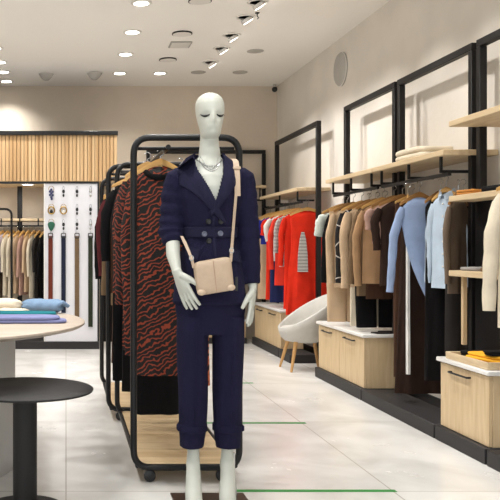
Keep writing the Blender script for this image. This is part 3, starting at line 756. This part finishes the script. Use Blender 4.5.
# mirror reflection of the shop left of the panel, built as solid things
t = thing('shop_rack', 'black post frame built for the mirror reflection at left', 'display frame', (-.56, 9.95, 0), 0, 'square black wall racks')
MB().bbox(-.03, .03, -.02, .02, 0, 1.885).build('post', M_frame, t)
shelf('pale wood shelf built for the mirror reflection at left edge of photo', -1.3, -.26, 9.78, 10.12, 1.49, .03)
t = thing('clothes_rail', 'black rail built for the mirror reflection at left edge of photo', 'clothes rail', (-.75, 9.75, 1.40), 0, 'black hanging rails under shelves')
MB().sqbar((-.55, 0, 0), (.48, 0, 0), .02).build('rail_bar', M_metal, t)
for x in (-.3, -.02, .2, .42): MB().box(x-.008, x+.008, -.008, .008, .01, .09).build('bracket', M_metal, t)
refl_clothes = [('taupe', 'taupe'), ('olivebrown', 'olive brown'), ('dkgrey', 'dark grey'), ('taupe', 'brownish grey'), ('lilac', 'pale lilac'), ('cream', 'cream'), ('cream', 'ivory'), ('beige', 'light beige'), ('rose', 'dusty pink'), ('beige', 'sand'), ('cream', 'off white'), ('dkgrey', 'charcoal'), ('black', 'black')]
for k, (c, nmz) in enumerate(refl_clothes):
    x = -1.00+k*.062
    lenq = [.75, .7, .95, .9, .45, .72, .75, .7, .72, .68, .75, .8, .95][k]
    G('reflected_blouse', '%s garment built for the mirror reflection at left, %s' % (nmz, 'left of the black post' if x < -.56 else 'right of the black post'), 'garment', (x, 9.75, 1.30), C[c], w=.115, L=lenq, sleeve=.45 if k % 2 else .5, sr=.028, seed=120+k, rz=1.12, th=.012, fold=.003, hook=.05)
t = thing('clothes_rack', 'black arched rolling rack at left edge built for the mirror reflection', 'clothes rack', (-.9, 9.5, 0))
MB().tube(fillet([(-.27, 0, .03), (-.27, 0, 1.59), (.27, 0, 1.59), (.27, 0, .03)], .08, 6), .014, 10, up=(0, 1, 0)).build('end_frame', M_metal, t)
MB().tube([(-.27, 0, .08), (.27, 0, .08)], .012, 8).build('lower_bar', M_metal, t)
for k in range(2):
    o = MB().bbox(-.16, .16, -.12, .12, 0, .2, .006).build('reflected_box', [C['camel'], C['dkgrey']][k]); o.location = (-.82+.4*k, 9.98, .0)
    tag(o, ['camel coloured box built for the mirror reflection at left', 'dark grey box built for the mirror reflection beside the white panel'][k], 'box')

# ------------------------------------------------------------------ tables
M_ttop = wood('table_top_wood', (178, 164, 148), (196, 182, 168), 'X', .45, .5)
M_ped = mat('pale_grey_pedestal', (196, 196, 194), .5, .02)
t = thing('display_table', 'large round display table with pale wood top and thick grey pedestal', 'table', (-.90, 4.35, 0))
MB().lathe([(.95, .73), (.985, .738), (1.0, .748), (1.0, .757), (.992, .762)], n=96).build('tabletop', M_ttop, t)
MB().lathe([(.63, 0), (.63, .728)], n=72).build('pedestal', M_ped, t)
t = thing('side_table', 'small round black metal pedestal table in front', 'table', (-.18, 3.60, 0))
M_blk = mat('matt_black_metal', (22, 21, 22), .55, .06, spec=.35)
MB().lathe([(.29, .520), (.298, .522), (.30, .526), (.30, .530), (.297, .532)], n=80).build('tabletop', M_blk, t)
MB().lathe([(.053, .012), (.053, .519)], n=36).build('column', M_blk, t)
MB().lathe([(.18, 0), (.18, .006), (.172, .011)], n=60).build('base_plate', M_blk, t)
zt = .763
def fp(px, py, z): # point on plane z
    Y = F*(CH-z)/(py-VY); return ((px-VX)*Y/F, Y, z)
def rollm(name, label, loc, L, r, m, rz, seed, sq=.8, taper=.9):
    b = MB(); R = []; n = 22
    for i in range(15):
        t_ = i/14; x = (t_-.5)*L; e = min(1, math.sin(PI*min(max(t_, .03), .97))*3.2)**.5
        rr = r*e*(1-(1-taper)*t_)
        R.append([(x+.006*math.sin(j*1.3+seed), rr*1.35*math.cos(2*PI*j/n)*(1+.05*math.sin(i*1.7+j*.9+seed)), max(.001, r*sq+rr*sq*math.sin(2*PI*j/n)*(1+.07*math.sin(i*1.1+j*1.2+seed)))) for j in range(n)])
    b.rings(R); o = b.build(name, m, ang=80); o.location = loc; o.rotation_euler = (0, 0, rz); return tag(o, label, 'folded clothes')
o = rollm('folded_sweater', 'light blue sweater rolled on the big round table', (-.135, 4.83, zt), .24, .055, C['skyb'], -.12, 2, .75)
MB().tube([(.09, -.02, .05), (.12, -.03, .06), (.15, -.01, .04)], [.03, .028, .018], 10, flat=.6).build('cuff', C['skyb'], o)
rollm('folded_sweater', 'cream sweater rolled at left edge of the big round table', (-.40, 4.95, zt), .26, .05, C['cream'], -.1, 4, .8)
rollm('folded_shirt', 'small cream top in front of the rolled cream sweater', (-.30, 4.72, zt), .17, .03, C['cream'], -.2, 5, .6)
o = folded('folded_shirt', 'teal top folded on the big round table', 'folded clothes', (-.27, 4.47, zt), .46, .17, .034, C['teal'], 2, .02, 14)
o = folded('folded_shirt', 'lavender blue top folded at front of the big round table', 'folded clothes', (-.235, 4.22, zt), .46, .17, .034, C['lav'], 2, .03, 15)

# ------------------------------------------------------------------ floor tape
M_tape = mat('green_tape', (52, 138, 62), .6, .1)
for k, (x0, x1, y) in enumerate(((.80, 1.555, 3.865), (.86, 1.565, 5.355), (1.3, 1.58, 6.93))):
    o = MB().box(-(x1-x0)/2, (x1-x0)/2, -.017, .017, 0, .0015).build('floor_tape', M_tape, smooth=False); o.location = ((x0+x1)/2, y, .0005)
    tag(o, ['green tape line on the floor nearest the camera, by mannequin feet', 'green tape line on the floor behind the mannequin legs', 'short green tape line on the floor farthest away'][k], 'tape', 'green floor tape lines')

# ------------------------------------------------------------------ mannequin
MY = 3.70; MX = .65
root = thing('mannequin', 'glossy white female mannequin in navy belted suit', 'mannequin', (MX, MY, 0))
def rel(p): return (p[0]-MX, p[1]-MY, p[2])
b = MB()
# head with face relief
def headfn(p, t, z):
    cx, cy = 0, 0
    front = max(0, -math.sin(t)); ax = p.x
    zz = z
    dy = 0
    nose = math.exp(-(ax/.011)**2)*math.exp(-((zz-1.712)/.022)**2)*.016 + math.exp(-(ax/.008)**2)*math.exp(-((zz-1.735)/.02)**2)*.008
    sock = sum(math.exp(-((ax-s*.031)/.017)**2) for s in (-1, 1))*math.exp(-((zz-1.738)/.011)**2)*.009
    lips = math.exp(-(ax/.02)**2)*(math.exp(-((zz-1.686)/.005)**2)+math.exp(-((zz-1.677)/.005)**2))*.006
    chin = math.exp(-(ax/.022)**2)*math.exp(-((zz-1.655)/.012)**2)*.006
    cheek = sum(math.exp(-((ax-s*.035)/.02)**2) for s in (-1, 1))*math.exp(-((zz-1.708)/.018)**2)*.004
    dy = -(nose+lips+chin+cheek)+sock
    p.y += dy*(front > .2)
    return p
prof = [(1.638, .030, .038, -.006), (1.645, .038, .052, -.01), (1.655, .042, .062, -.012), (1.665, .0445, .068, -.011), (1.677, .047, .073, -.009), (1.69, .050, .077, -.007), (1.705, .054, .080, -.004), (1.72, .0575, .083, 0),
        (1.738, .0605, .087, .002), (1.755, .063, .090, .005), (1.775, .0645, .0925, .008), (1.795, .0635, .091, .010), (1.812, .059, .084, .011), (1.826, .050, .072, .012), (1.837, .037, .054, .013), (1.844, .021, .03, .013), (1.846, .006, .008, .013)]
fine = []
for i in range(len(prof)-1):
    a, c = prof[i], prof[i+1]; m_ = max(1, int((c[0]-a[0])/.004))
    for k in range(m_):
        t_ = k/m_; fine.append(tuple(a[q]+(c[q]-a[q])*t_ for q in range(4)))
fine.append(prof[-1])
b.loft([(0, oy, z, a, d) for z, a, d, oy in fine], 72, fn=headfn)
b.tube([(0, .02, 1.68), (0, .018, 1.62), (0, .015, 1.56), (0, .012, 1.51)], [.040, .0425, .050, .068], 28)
b.loft([(0, 0, .80, .12, .08), (0, 0, .90, .150, .10), (0, 0, .98, .148, .10), (0, 0, 1.10, .118, .082), (0, 0, 1.20, .098, .075), (0, 0, 1.28, .108, .085), (0, -.004, 1.36, .128, .100), (0, -.002, 1.42, .135, .094),
        (0, 0, 1.47, .138, .078), (0, .004, 1.50, .122, .062), (0, .008, 1.525, .088, .055), (0, .012, 1.55, .056, .048)], 48)
# legs and feet (raised heels)
for s, lx in ((-1, -.072), (1, .082)):
    b.tube([(lx, 0, .86), (lx, -.005, .70), (lx, -.01, .55), (lx, .005, .42), (lx, .018, .30), (lx, .022, .235), (lx, .022, .19)], [.062, .052, .042, .043, .033, .0275, .028], 22)
    b.tube([(lx, .045, .215), (lx, .055, .155), (lx, .050, .115)], [.021, .029, .023], 18)
    b.tube([(lx, .028, .215), (lx-.002, .012, .165), (lx-.006, -.02, .115), (lx-.012-(s>0)*.004, -.06, .066), (lx-.016-(s>0)*.006, -.10, .031), (lx-.018-(s>0)*.008, -.135, .020)],
           [.028, .031, .034, .037, .038, .028], 20, flat=.72, up=(0, -1, 1))
    b.tube([(lx, .040, .14), (lx, -.01, .08), (lx, -.06, .035)], [.024, .022, .018], 14)
    for q in range(5):
        qx = lx-.018-(s > 0)*.008+(-.024+.012*q)
        b.tube([(qx, -.10, .022), (qx, -.135, .018), (qx, -.160+.006*abs(q-(0 if s > 0 else 4)), .011)], [.012, .010, .008], 10)
# arms
def hand(W, d, u, nrm, thumb_s, curl=.25, scale=1.):
    W, d, u, nrm = Vector(W), Vector(d).normalized(), Vector(u).normalized(), Vector(nrm).normalized()
    S = scale; R = []
    for t_, w_, h_ in ((-.01, .021, .017), (.015, .024, .016), (.045, .034, .014), (.07, .037, .0125), (.088, .034, .010)):
        c_ = W+d*t_*S
        R.append([c_+u*w_*S*math.cos(2*PI*j/20)+nrm*h_*S*math.sin(2*PI*j/20) for j in range(20)])
    b.rings(R)
    for k in range(4):
        o_ = (-.0285+.019*k)*thumb_s; fan = (-.105+.07*k)*thumb_s; ln = (.062, .070, .074, .066)[k]*S
        base = W+d*.078*S+u*o_*S; dd = (d+u*fan).normalized(); pts = [base-dd*.01]; p = base; cang = curl*(.5+.2*k)
        rr = [.0085*S]
        for seg, fr in enumerate((.42, .32, .26)):
            a_ = cang*(seg+.4); dv = (dd*math.cos(a_)+nrm*math.sin(a_))
            p = p+dv*ln*fr*1.15; pts.append(p); rr.append((.0082, .0074, .0058)[seg]*S)
        b.tube(pts, rr, 12)
    tb = W+d*.022*S+u*thumb_s*.022*S*1.0
    td = (d*.72+u*thumb_s*.62+nrm*.3).normalized(); t2 = (d*.92+u*thumb_s*.28+nrm*.35).normalized()
    b.tube([tb-td*.01, tb+td*.03*S, tb+td*.045*S+t2*.015*S, tb+td*.045*S+t2*.042*S], [.014*S, .0125*S, .010*S, .0075*S], 12)
# viewer-left arm
sl = rel((.510, MY, 1.462)); el = rel((.482, MY+.005, 1.215)); wl = rel((.486, MY-.112, 1.04))
b.tube([rel((.56, MY, 1.45)), sl, rel((.492, MY+.005, 1.34)), el, rel((.476, MY-.058, 1.115)), wl], [.04, .042, .036, .033, .031, .0195], 20)
b.ball(sl, .044)
hand(wl, (.38, -.10, -.92), (.50, -.82, .30), (.82, .50, .25), 1., .10, 1.12)
# viewer-right arm
srr = rel((.790, MY, 1.462)); er = rel((.822, MY+.01, 1.215)); wr = rel((.836, MY-.03, .968))
b.tube([rel((.74, MY, 1.45)), srr, rel((.808, MY+.008, 1.34)), er, rel((.832, MY-.005, 1.09)), wr], [.04, .042, .036, .033, .030, .0195], 20)
b.ball(srr, .044)
hand(wr, (-.10, -.12, -1.), (-.42, -1., .1), (-1., .42, 0), 1., .08, 1.08)
body = b.build('body', M_skin, root); remesh(body, .0035, 5, .5)

# trousers
def wr_(amp, k1, k2, ph):
    def f(p, t, z):
        d = amp*(math.sin(k1*t+z*9+ph)+.6*math.sin(k2*t-z*17+ph*2))
        p.x += d*math.cos(t); p.y += d*math.sin(t); return p
    return f
b = MB()
b.loft([(0, 0, .76, .135, .088), (0, 0, .80, .148, .10), (0, 0, .88, .158, .108), (0, 0, .97, .152, .105), (0, 0, 1.05, .13, .09), (0, 0, 1.1, .12, .08)], 48, fn=wr_(.0015, 5, 3, 1))
for s, lx in ((-1, -.078), (1, .080)):
    b.loft([(lx, .0, .84, .072, .094), (lx, 0, .74, .071, .09), (lx, -.002, .62, .069, .084), (lx, -.002, .50, .066, .080), (lx, .005, .42, .064, .077), (lx, .01, .355, .062, .073), (lx, .014, .315, .060, .070), (lx+s*.003, .016, .245, .053, .060)][::-1], 40, fn=wr_(.0022, 3, 5, s))
tro = b.build('trousers', M_navy, root); remesh(tro, .006, 3, .5)
for s, lx in ((-1, -.078), (1, .080)):
    MB().loft([(lx, .013, .352, .064, .074), (lx, .013, .350, .0665, .0765), (lx, .014, .322, .0665, .0765), (lx, .014, .319, .062, .073)], 40, cap=False).build('cuff_band', M_navy, tro)
    MB().bbox(lx+(-.072 if s < 0 else .050), lx+(-.050 if s < 0 else .071), -.022, .02, .322, .350, .008).build('cuff_tab', M_navy, tro)
    MB().tube([(lx+.002, -.098, .80), (lx, -.092, .62), (lx, -.085, .44), (lx, -.074, .36)], .0018, 6).build('crease', M_navy, tro)

# jacket
def jfn(p, t, z):
    a = .0035 if z < 1.2 else .0015
    d = a*(math.sin(7*t+z*6)+.6*math.sin(4*t-z*21))
    p.x += d*math.cos(t); p.y += d*math.sin(t); return p
b = MB()
b.loft([(0, 0, .895, .162, .120), (0, 0, .905, .168, .126), (0, 0, .98, .158, .122), (0, 0, 1.07, .143, .114), (0, 0, 1.15, .124, .102), (0, 0, 1.19, .114, .095), (0, 0, 1.215, .111, .093), (0, 0, 1.24, .116, .096), (0, -.002, 1.30, .130, .108),
        (0, -.004, 1.37, .146, .118), (0, -.002, 1.42, .152, .110), (0, 0, 1.46, .160, .096), (0, .002, 1.49, .156, .080), (0, .006, 1.515, .134, .068), (0, .010, 1.54, .103, .060), (0, .014, 1.562, .074, .056), (0, .018, 1.582, .062, .052)], 60, fn=jfn)
def sleeve(pts, rr, seed):
    P_ = []; Rr = []
    for i in range(len(pts)-1):
        for k in range(5):
            t_ = k/5; P_.append(Vector(pts[i]).lerp(Vector(pts[i+1]), t_)); Rr.append(rr[i]+(rr[i+1]-rr[i])*t_)
    P_.append(Vector(pts[-1])); Rr.append(rr[-1])
    Rr = [r*(1+(.085 if seed == 1 and i > 11 else .035)*math.sin(i*1.9+seed)*(1 if i > 6 else .3)) for i, r in enumerate(Rr)]
    b.tube(P_, Rr, 24, flat=1.05)
sleeve([rel((.545, MY, 1.47)), rel((.502, MY, 1.455)), rel((.487, MY+.005, 1.38)), rel((.481, MY+.006, 1.29)), rel((.476, MY+.004, 1.22)), rel((.484, MY-.018, 1.165))], [.04, .052, .055, .054, .056, .044], 1)
sleeve([rel((.755, MY, 1.47)), rel((.798, MY, 1.455)), rel((.808, MY+.005, 1.38)), rel((.816, MY+.006, 1.29)), rel((.822, MY+.006, 1.20)), rel((.828, MY-.004, 1.08)), rel((.830, MY-.014, .985))], [.04, .052, .052, .050, .050, .046, .040], 2)
jak = b.build('jacket', M_navy, root); remesh(jak, .005, 4, .5)
me = jak.data
bvh = BVHTree.FromPolygons([v.co for v in me.vertices], [tuple(p.vertices) for p in me.polygons])
bbody = BVHTree.FromPolygons([v.co for v in body.data.vertices], [tuple(p.vertices) for p in body.data.polygons])
def fy(x, z, tree=None, dflt=-.1):
    h = (tree or bvh).ray_cast(Vector((x, -1, z)), Vector((0, 1, 0)))
    return h[0].y if h[0] else dflt
def px2(x, y, yy=-.1):   # pixel -> local x, z on a plane at depth MY+yy
    p = P(x, y, MY+yy); return (p.x-MX, p.z)
# V opening
V = [px2(196.5, 150), px2(198.5, 168), px2(215, 201), px2(224, 172), px2(226, 150)]
def inside(x, z, poly):
    c = False; n_ = len(poly)
    for i in range(n_):
        x1, z1 = poly[i]; x2, z2 = poly[(i+1) % n_]
        if (z1 > z) != (z2 > z) and x < (x2-x1)*(z-z1)/(z2-z1)+x1: c = not c
    return c
import bmesh
bm = bmesh.new(); bm.from_mesh(me)
dl = [f for f in bm.faces if (lambda c: c.y < .0 and inside(c.x, c.z, V))(f.calc_center_median())]
dl += [f for f in bm.faces if f.calc_center_median().z > 1.572 and f not in dl]
bmesh.ops.delete(bm, geom=list(set(dl)), context='FACES'); bm.to_mesh(me); bm.free()
# chest must sit just under the opening
def strip(name, A, B_, off, th, m, par, n1=16, n2=8, tree=None, puff=0.):
    A = [px2(*p) for p in A]; B_ = [px2(*p) for p in B_]
    def samp(L, t):
        k = t*(len(L)-1); i = min(int(k), len(L)-2); f = k-i
        return (L[i][0]*(1-f)+L[i+1][0]*f, L[i][1]*(1-f)+L[i+1][1]*f)
    top = []; bot = []
    for i in range(n1+1):
        a = samp(A, i/n1); c = samp(B_, i/n1)
        for j in range(n2+1):
            t_ = j/n2; x = a[0]*(1-t_)+c[0]*t_; z = a[1]*(1-t_)+c[1]*t_
            y = fy(x, z, tree)
            o_ = off+puff*math.sin(PI*t_)*1.
            top.append((x, y-o_-th, z)); bot.append((x, y-o_, z))
    q = MB(); N = len(top); fs = []
    w_ = n2+1
    for i in range(n1):
        for j in range(n2):
            a = i*w_+j; fs.append((a, a+1, a+w_+1, a+w_)); fs.append((N+a, N+a+w_, N+a+w_+1, N+a+1))
    for i in range(n1):
        fs.append((i*w_, (i+1)*w_, N+(i+1)*w_, N+i*w_)); fs.append((i*w_+n2, N+i*w_+n2, N+(i+1)*w_+n2, (i+1)*w_+n2))
    for j in range(n2):
        fs.append((j, N+j, N+j+1, j+1)); k = n1*w_+j; fs.append((k, k+1, N+k+1, N+k))
    q.add(top+bot, fs); return q.build(name, m, par, ang=60)
M_nav2 = mat('cloth_navy_lapel', (29, 29, 53), .85, .08, 12., .25, 160., spec=.2)
strip('lapel', [(196, 160), (197, 168), (207, 186), (218, 208), (226, 222)], [(180, 176), (181, 184), (193, 192), (210, 210), (223, 222)], .003, .010, M_nav2, jak, 24, 8, puff=.003)
strip('lapel', [(225.5, 160), (224, 172), (220, 188), (215, 200), (209, 212)], [(238, 172), (238, 182), (230, 193), (219, 207), (211, 216)], .003, .010, M_nav2, jak, 24, 8, puff=.003)
strip('collar', [(197, 152), (195, 158), (196, 166)], [(186, 158), (178, 168), (181, 174)], .003, .006, M_nav2, jak, 10, 8, puff=.004)
strip('collar', [(225, 152), (227, 158), (226, 166)], [(234, 158), (241, 166), (238, 172)], .003, .006, M_nav2, jak, 10, 8, puff=.004)
# belt
MB().loft([(0, 0, 1.192, .117, .099), (0, 0, 1.196, .122, .104), (0, 0, 1.236, .124, .106), (0, 0, 1.24, .118, .099)], 60, cap=False).build('belt', M_nav2, jak)
strip('pocket_flap', [(187, 246), (200, 249)], [(187, 256), (198, 260)], .002, .006, M_nav2, jak, 8, 5)
strip('pocket_flap', [(231, 250), (243, 250)], [(231, 260), (245, 263)], .002, .006, M_nav2, jak, 8, 5)
strip('front_edge', [(212, 216), (213, 246), (214, 262)], [(214.5, 216), (215.5, 246), (216.5, 262)], .001, .004, M_nav2, jak, 16, 2)
M_btn = mat('dark_pearl_button', (88, 92, 112), .25, .2)
for (x, y, mm) in ((208.5, 221.5, M_dark), (221, 221.5, M_dark), (204, 234, M_btn), (220, 233.5, M_btn), (209, 241, M_dark)):
    lx, lz = px2(x, y); yy = -.108 if 229 < y < 238 else fy(lx, lz)
    R = [[(lx+r*math.cos(2*PI*j/18), yy-dy, lz+r*math.sin(2*PI*j/18)) for j in range(18)] for r, dy in ((.0115, 0), (.0125, .004), (.010, .0065), (.006, .005), (.001, .005))]
    MB().rings(R).build('button', mm, jak)
# eyelashes
for s in (-1, 1):
    q = MB(); pts = []
    for k in range(9):
        t_ = -1+2*k/8; x = s*.0335+t_*.0175; z = 1.7385-.008*(1-t_*t_)+(0.002*t_*s)
        y = fy(x, z, bbody); pts.append((x, y-.003, z))
    q.tube(pts, [.0016, .003, .0042, .005, .0052, .005, .0042, .003, .0016], 8)
    for k in range(1, 9):
        p = pts[k if s > 0 else 8-k]; q.tube([p, (p[0]+s*.0015*(k-3)*.6, p[1]-.006, p[2]-.006)], [.0016, .0004], 5)
    q.build('eyelash', M_dark, root)
# base plate and support rod
MB().bbox(-.165, .175, -.24, .115, 0, .008, .003).build('base_plate', M_plate, root)
MB().tube([(.118, .05, .21), (.118, .055, .12), (.128, .05, .008)], .006, 10).build('support_rod', M_steel, root)
# lift body onto plate: soles already rest at z ~ .007

# necklace
nk = thing('necklace', 'thin silver chain necklace on the mannequin chest', 'necklace', (MX, MY, 1.5))
for (sx, lowy, rad) in ((1, 166, .0016), (.85, 171, .0012), (.6, 169, .0010)):
    pts = []
    for k in range(25):
        t_ = -1+2*k/24; xp = 211+t_*13.5*sx; yp = 157+(lowy-157)*(1-abs(t_)**2.2)
        lx, lz = px2(xp, yp, -.06); y = fy(lx, lz, bbody); pts.append((lx, y-.003, lz-1.5))
    MB().tube(pts, rad, 6).build('chain', M_steel, nk)
    q = MB()
    for k in range(3, 22, 2): q.ball(pts[k], .003, n=8)
    q.build('beads', M_steel, nk)

# ------------------------------------------------------------------ crossbody bag
YB = 3.535
TL, TR, BR, BL = P(193, 262.5, YB), P(230.5, 256, YB), P(234, 290, YB), P(197.5, 296, YB)
cx = (TL+TR+BR+BL)/4
bag = thing('crossbody_bag', 'small nude leather crossbody bag hanging on the mannequin', 'bag', cx)
def bagpt(u, v):
    a = TL.lerp(TR, u); c = BL.lerp(BR, u); return a.lerp(c, v)-cx
q = MB(); R = []
for dy, ins in ((.03, .06), (.026, .015), (.012, 0.), (-.008, 0.), (-.02, .015), (-.026, .06), (-.03, .2), (-.031, .45)):
    r = []
    for j in range(48):
        t_ = 2*PI*j/48; c, s_ = math.cos(t_), math.sin(t_)
        u = .5+(.5-ins)*math.copysign(abs(c)**.28, c); v_ = .5+(.5-ins)*math.copysign(abs(s_)**.28, s_)
        p = bagpt(u, v_); r.append((p.x, p.y+dy, p.z))
    R.append(r)
q.rings(R).build('bag_body', M_bag, bag, ang=60)
M_bag2 = mat('nude_leather_patch', (198, 176, 152), .45, .05)
for (u, v_) in ((.10, .9), (.90, .9)):
    p = bagpt(u, v_); MB().ball((p.x, p.y-.022, p.z), .019, .012, .014, 16).build('corner_patch', M_bag2, bag)
a, c = bagpt(.5, .03), bagpt(.5, .97)
MB().tube([(a.x, a.y-.029, a.z), ((a.x+c.x)/2, a.y-.0325, (a.z+c.z)/2), (c.x, c.y-.028, c.z)], .0014, 6).build('centre_seam', mat('seam', (170, 140, 118), .6), bag)
# strap : right side up over the shoulder, left side to the hip
def strapw(pts, w_, name):
    q = MB(); R = []
    for p, ww in zip(pts, w_):
        p = Vector(p)-cx
        R.append([(p.x-ww, p.y, p.z), (p.x-ww, p.y-.004, p.z), (p.x+ww, p.y-.004, p.z), (p.x+ww, p.y, p.z)])
    q.rings(R); return q.build(name, M_bag, bag)
def onj(px, py, off=.008):
    lx, lz = px2(px, py); y = fy(lx, lz, None, -.06); p = P(px, py, MY+y-off); return p
sp = [P(230.5, 262, YB), P(231.2, 254, YB+.005)]+[onj(x, y) for x, y in ((232, 244), (233, 230), (234.3, 214), (235.8, 196), (237, 182), (237.4, 174), (237.4, 168))]
strapw(sp, [.006]*4+[.006, .006, .007, .008, .008], 'strap')
top = [onj(237.5, 196, .014), onj(237.3, 186, .014), onj(237, 176, .014), onj(236.5, 168, .014), onj(235.5, 161, .012)]
p_ = top[-1]; top += [Vector((p_.x-.006, MY-.02, p_.z+.012)), Vector((p_.x-.008, MY+.02, p_.z+.008)), Vector((p_.x-.004, MY+.06, p_.z-.03))]
strapw(top, [.0125]*8, 'shoulder_pad')
MB().bbox(-.017, .017, -.004, .004, -.006, .006, .002).build('buckle', M_bag2, bag).location = Vector(top[3])-cx+Vector((0, -.008, 0))
sp = [P(193.8, 268, YB), P(192, 260, YB), P(188.5, 251, MY-.125), P(184.5, 242, MY-.10), P(181.5, 236, MY-.07)]
strapw(sp, [.006, .006, .0065, .0075, .006], 'strap')
for (x, y, yy) in ((191.5, 258, YB-.004), (231.6, 250.5, YB-.004)):
    p = P(x, y, yy)-cx; MB().tube([(p.x+.009*math.sin(t_), p.y, p.z+.011*math.cos(t_)) for t_ in [k*PI/5 for k in range(11)]], .002, 6).build('ring', M_steel, bag)
t_ = P(236.5, 284, 3.565)
tg = MB().bbox(-.006, .006, -.002, .002, -.03, .03, .001).build('swing_tag', M_dark); tg.location = t_; tag(tg, 'small dark hang tag beside the nude bag', 'hang tag')

# ------------------------------------------------------------------ camera, world, view
cam = bpy.data.cameras.new('camera'); co_ = bpy.data.objects.new('camera', cam); COL.objects.link(co_)
co_.location = (0, 0, CH); co_.rotation_euler = (PI/2, 0, 0)
cam.sensor_width = 36; cam.lens = F/500*36; cam.shift_x = (250-VX)/500; cam.shift_y = -(250-VY)/500
cam.clip_start = .05
sc.camera = co_
w = bpy.data.worlds.new('world'); sc.world = w; w.use_nodes = True
bg = w.node_tree.nodes['Background']; bg.inputs[0].default_value = (.93, .97, 1., 1); bg.inputs[1].default_value = 1.3
sc.view_settings.view_transform = 'Standard'; sc.view_settings.look = 'None'; sc.view_settings.gamma = 1; sc.view_settings.use_curve_mapping = False
sc.view_settings.exposure = .27
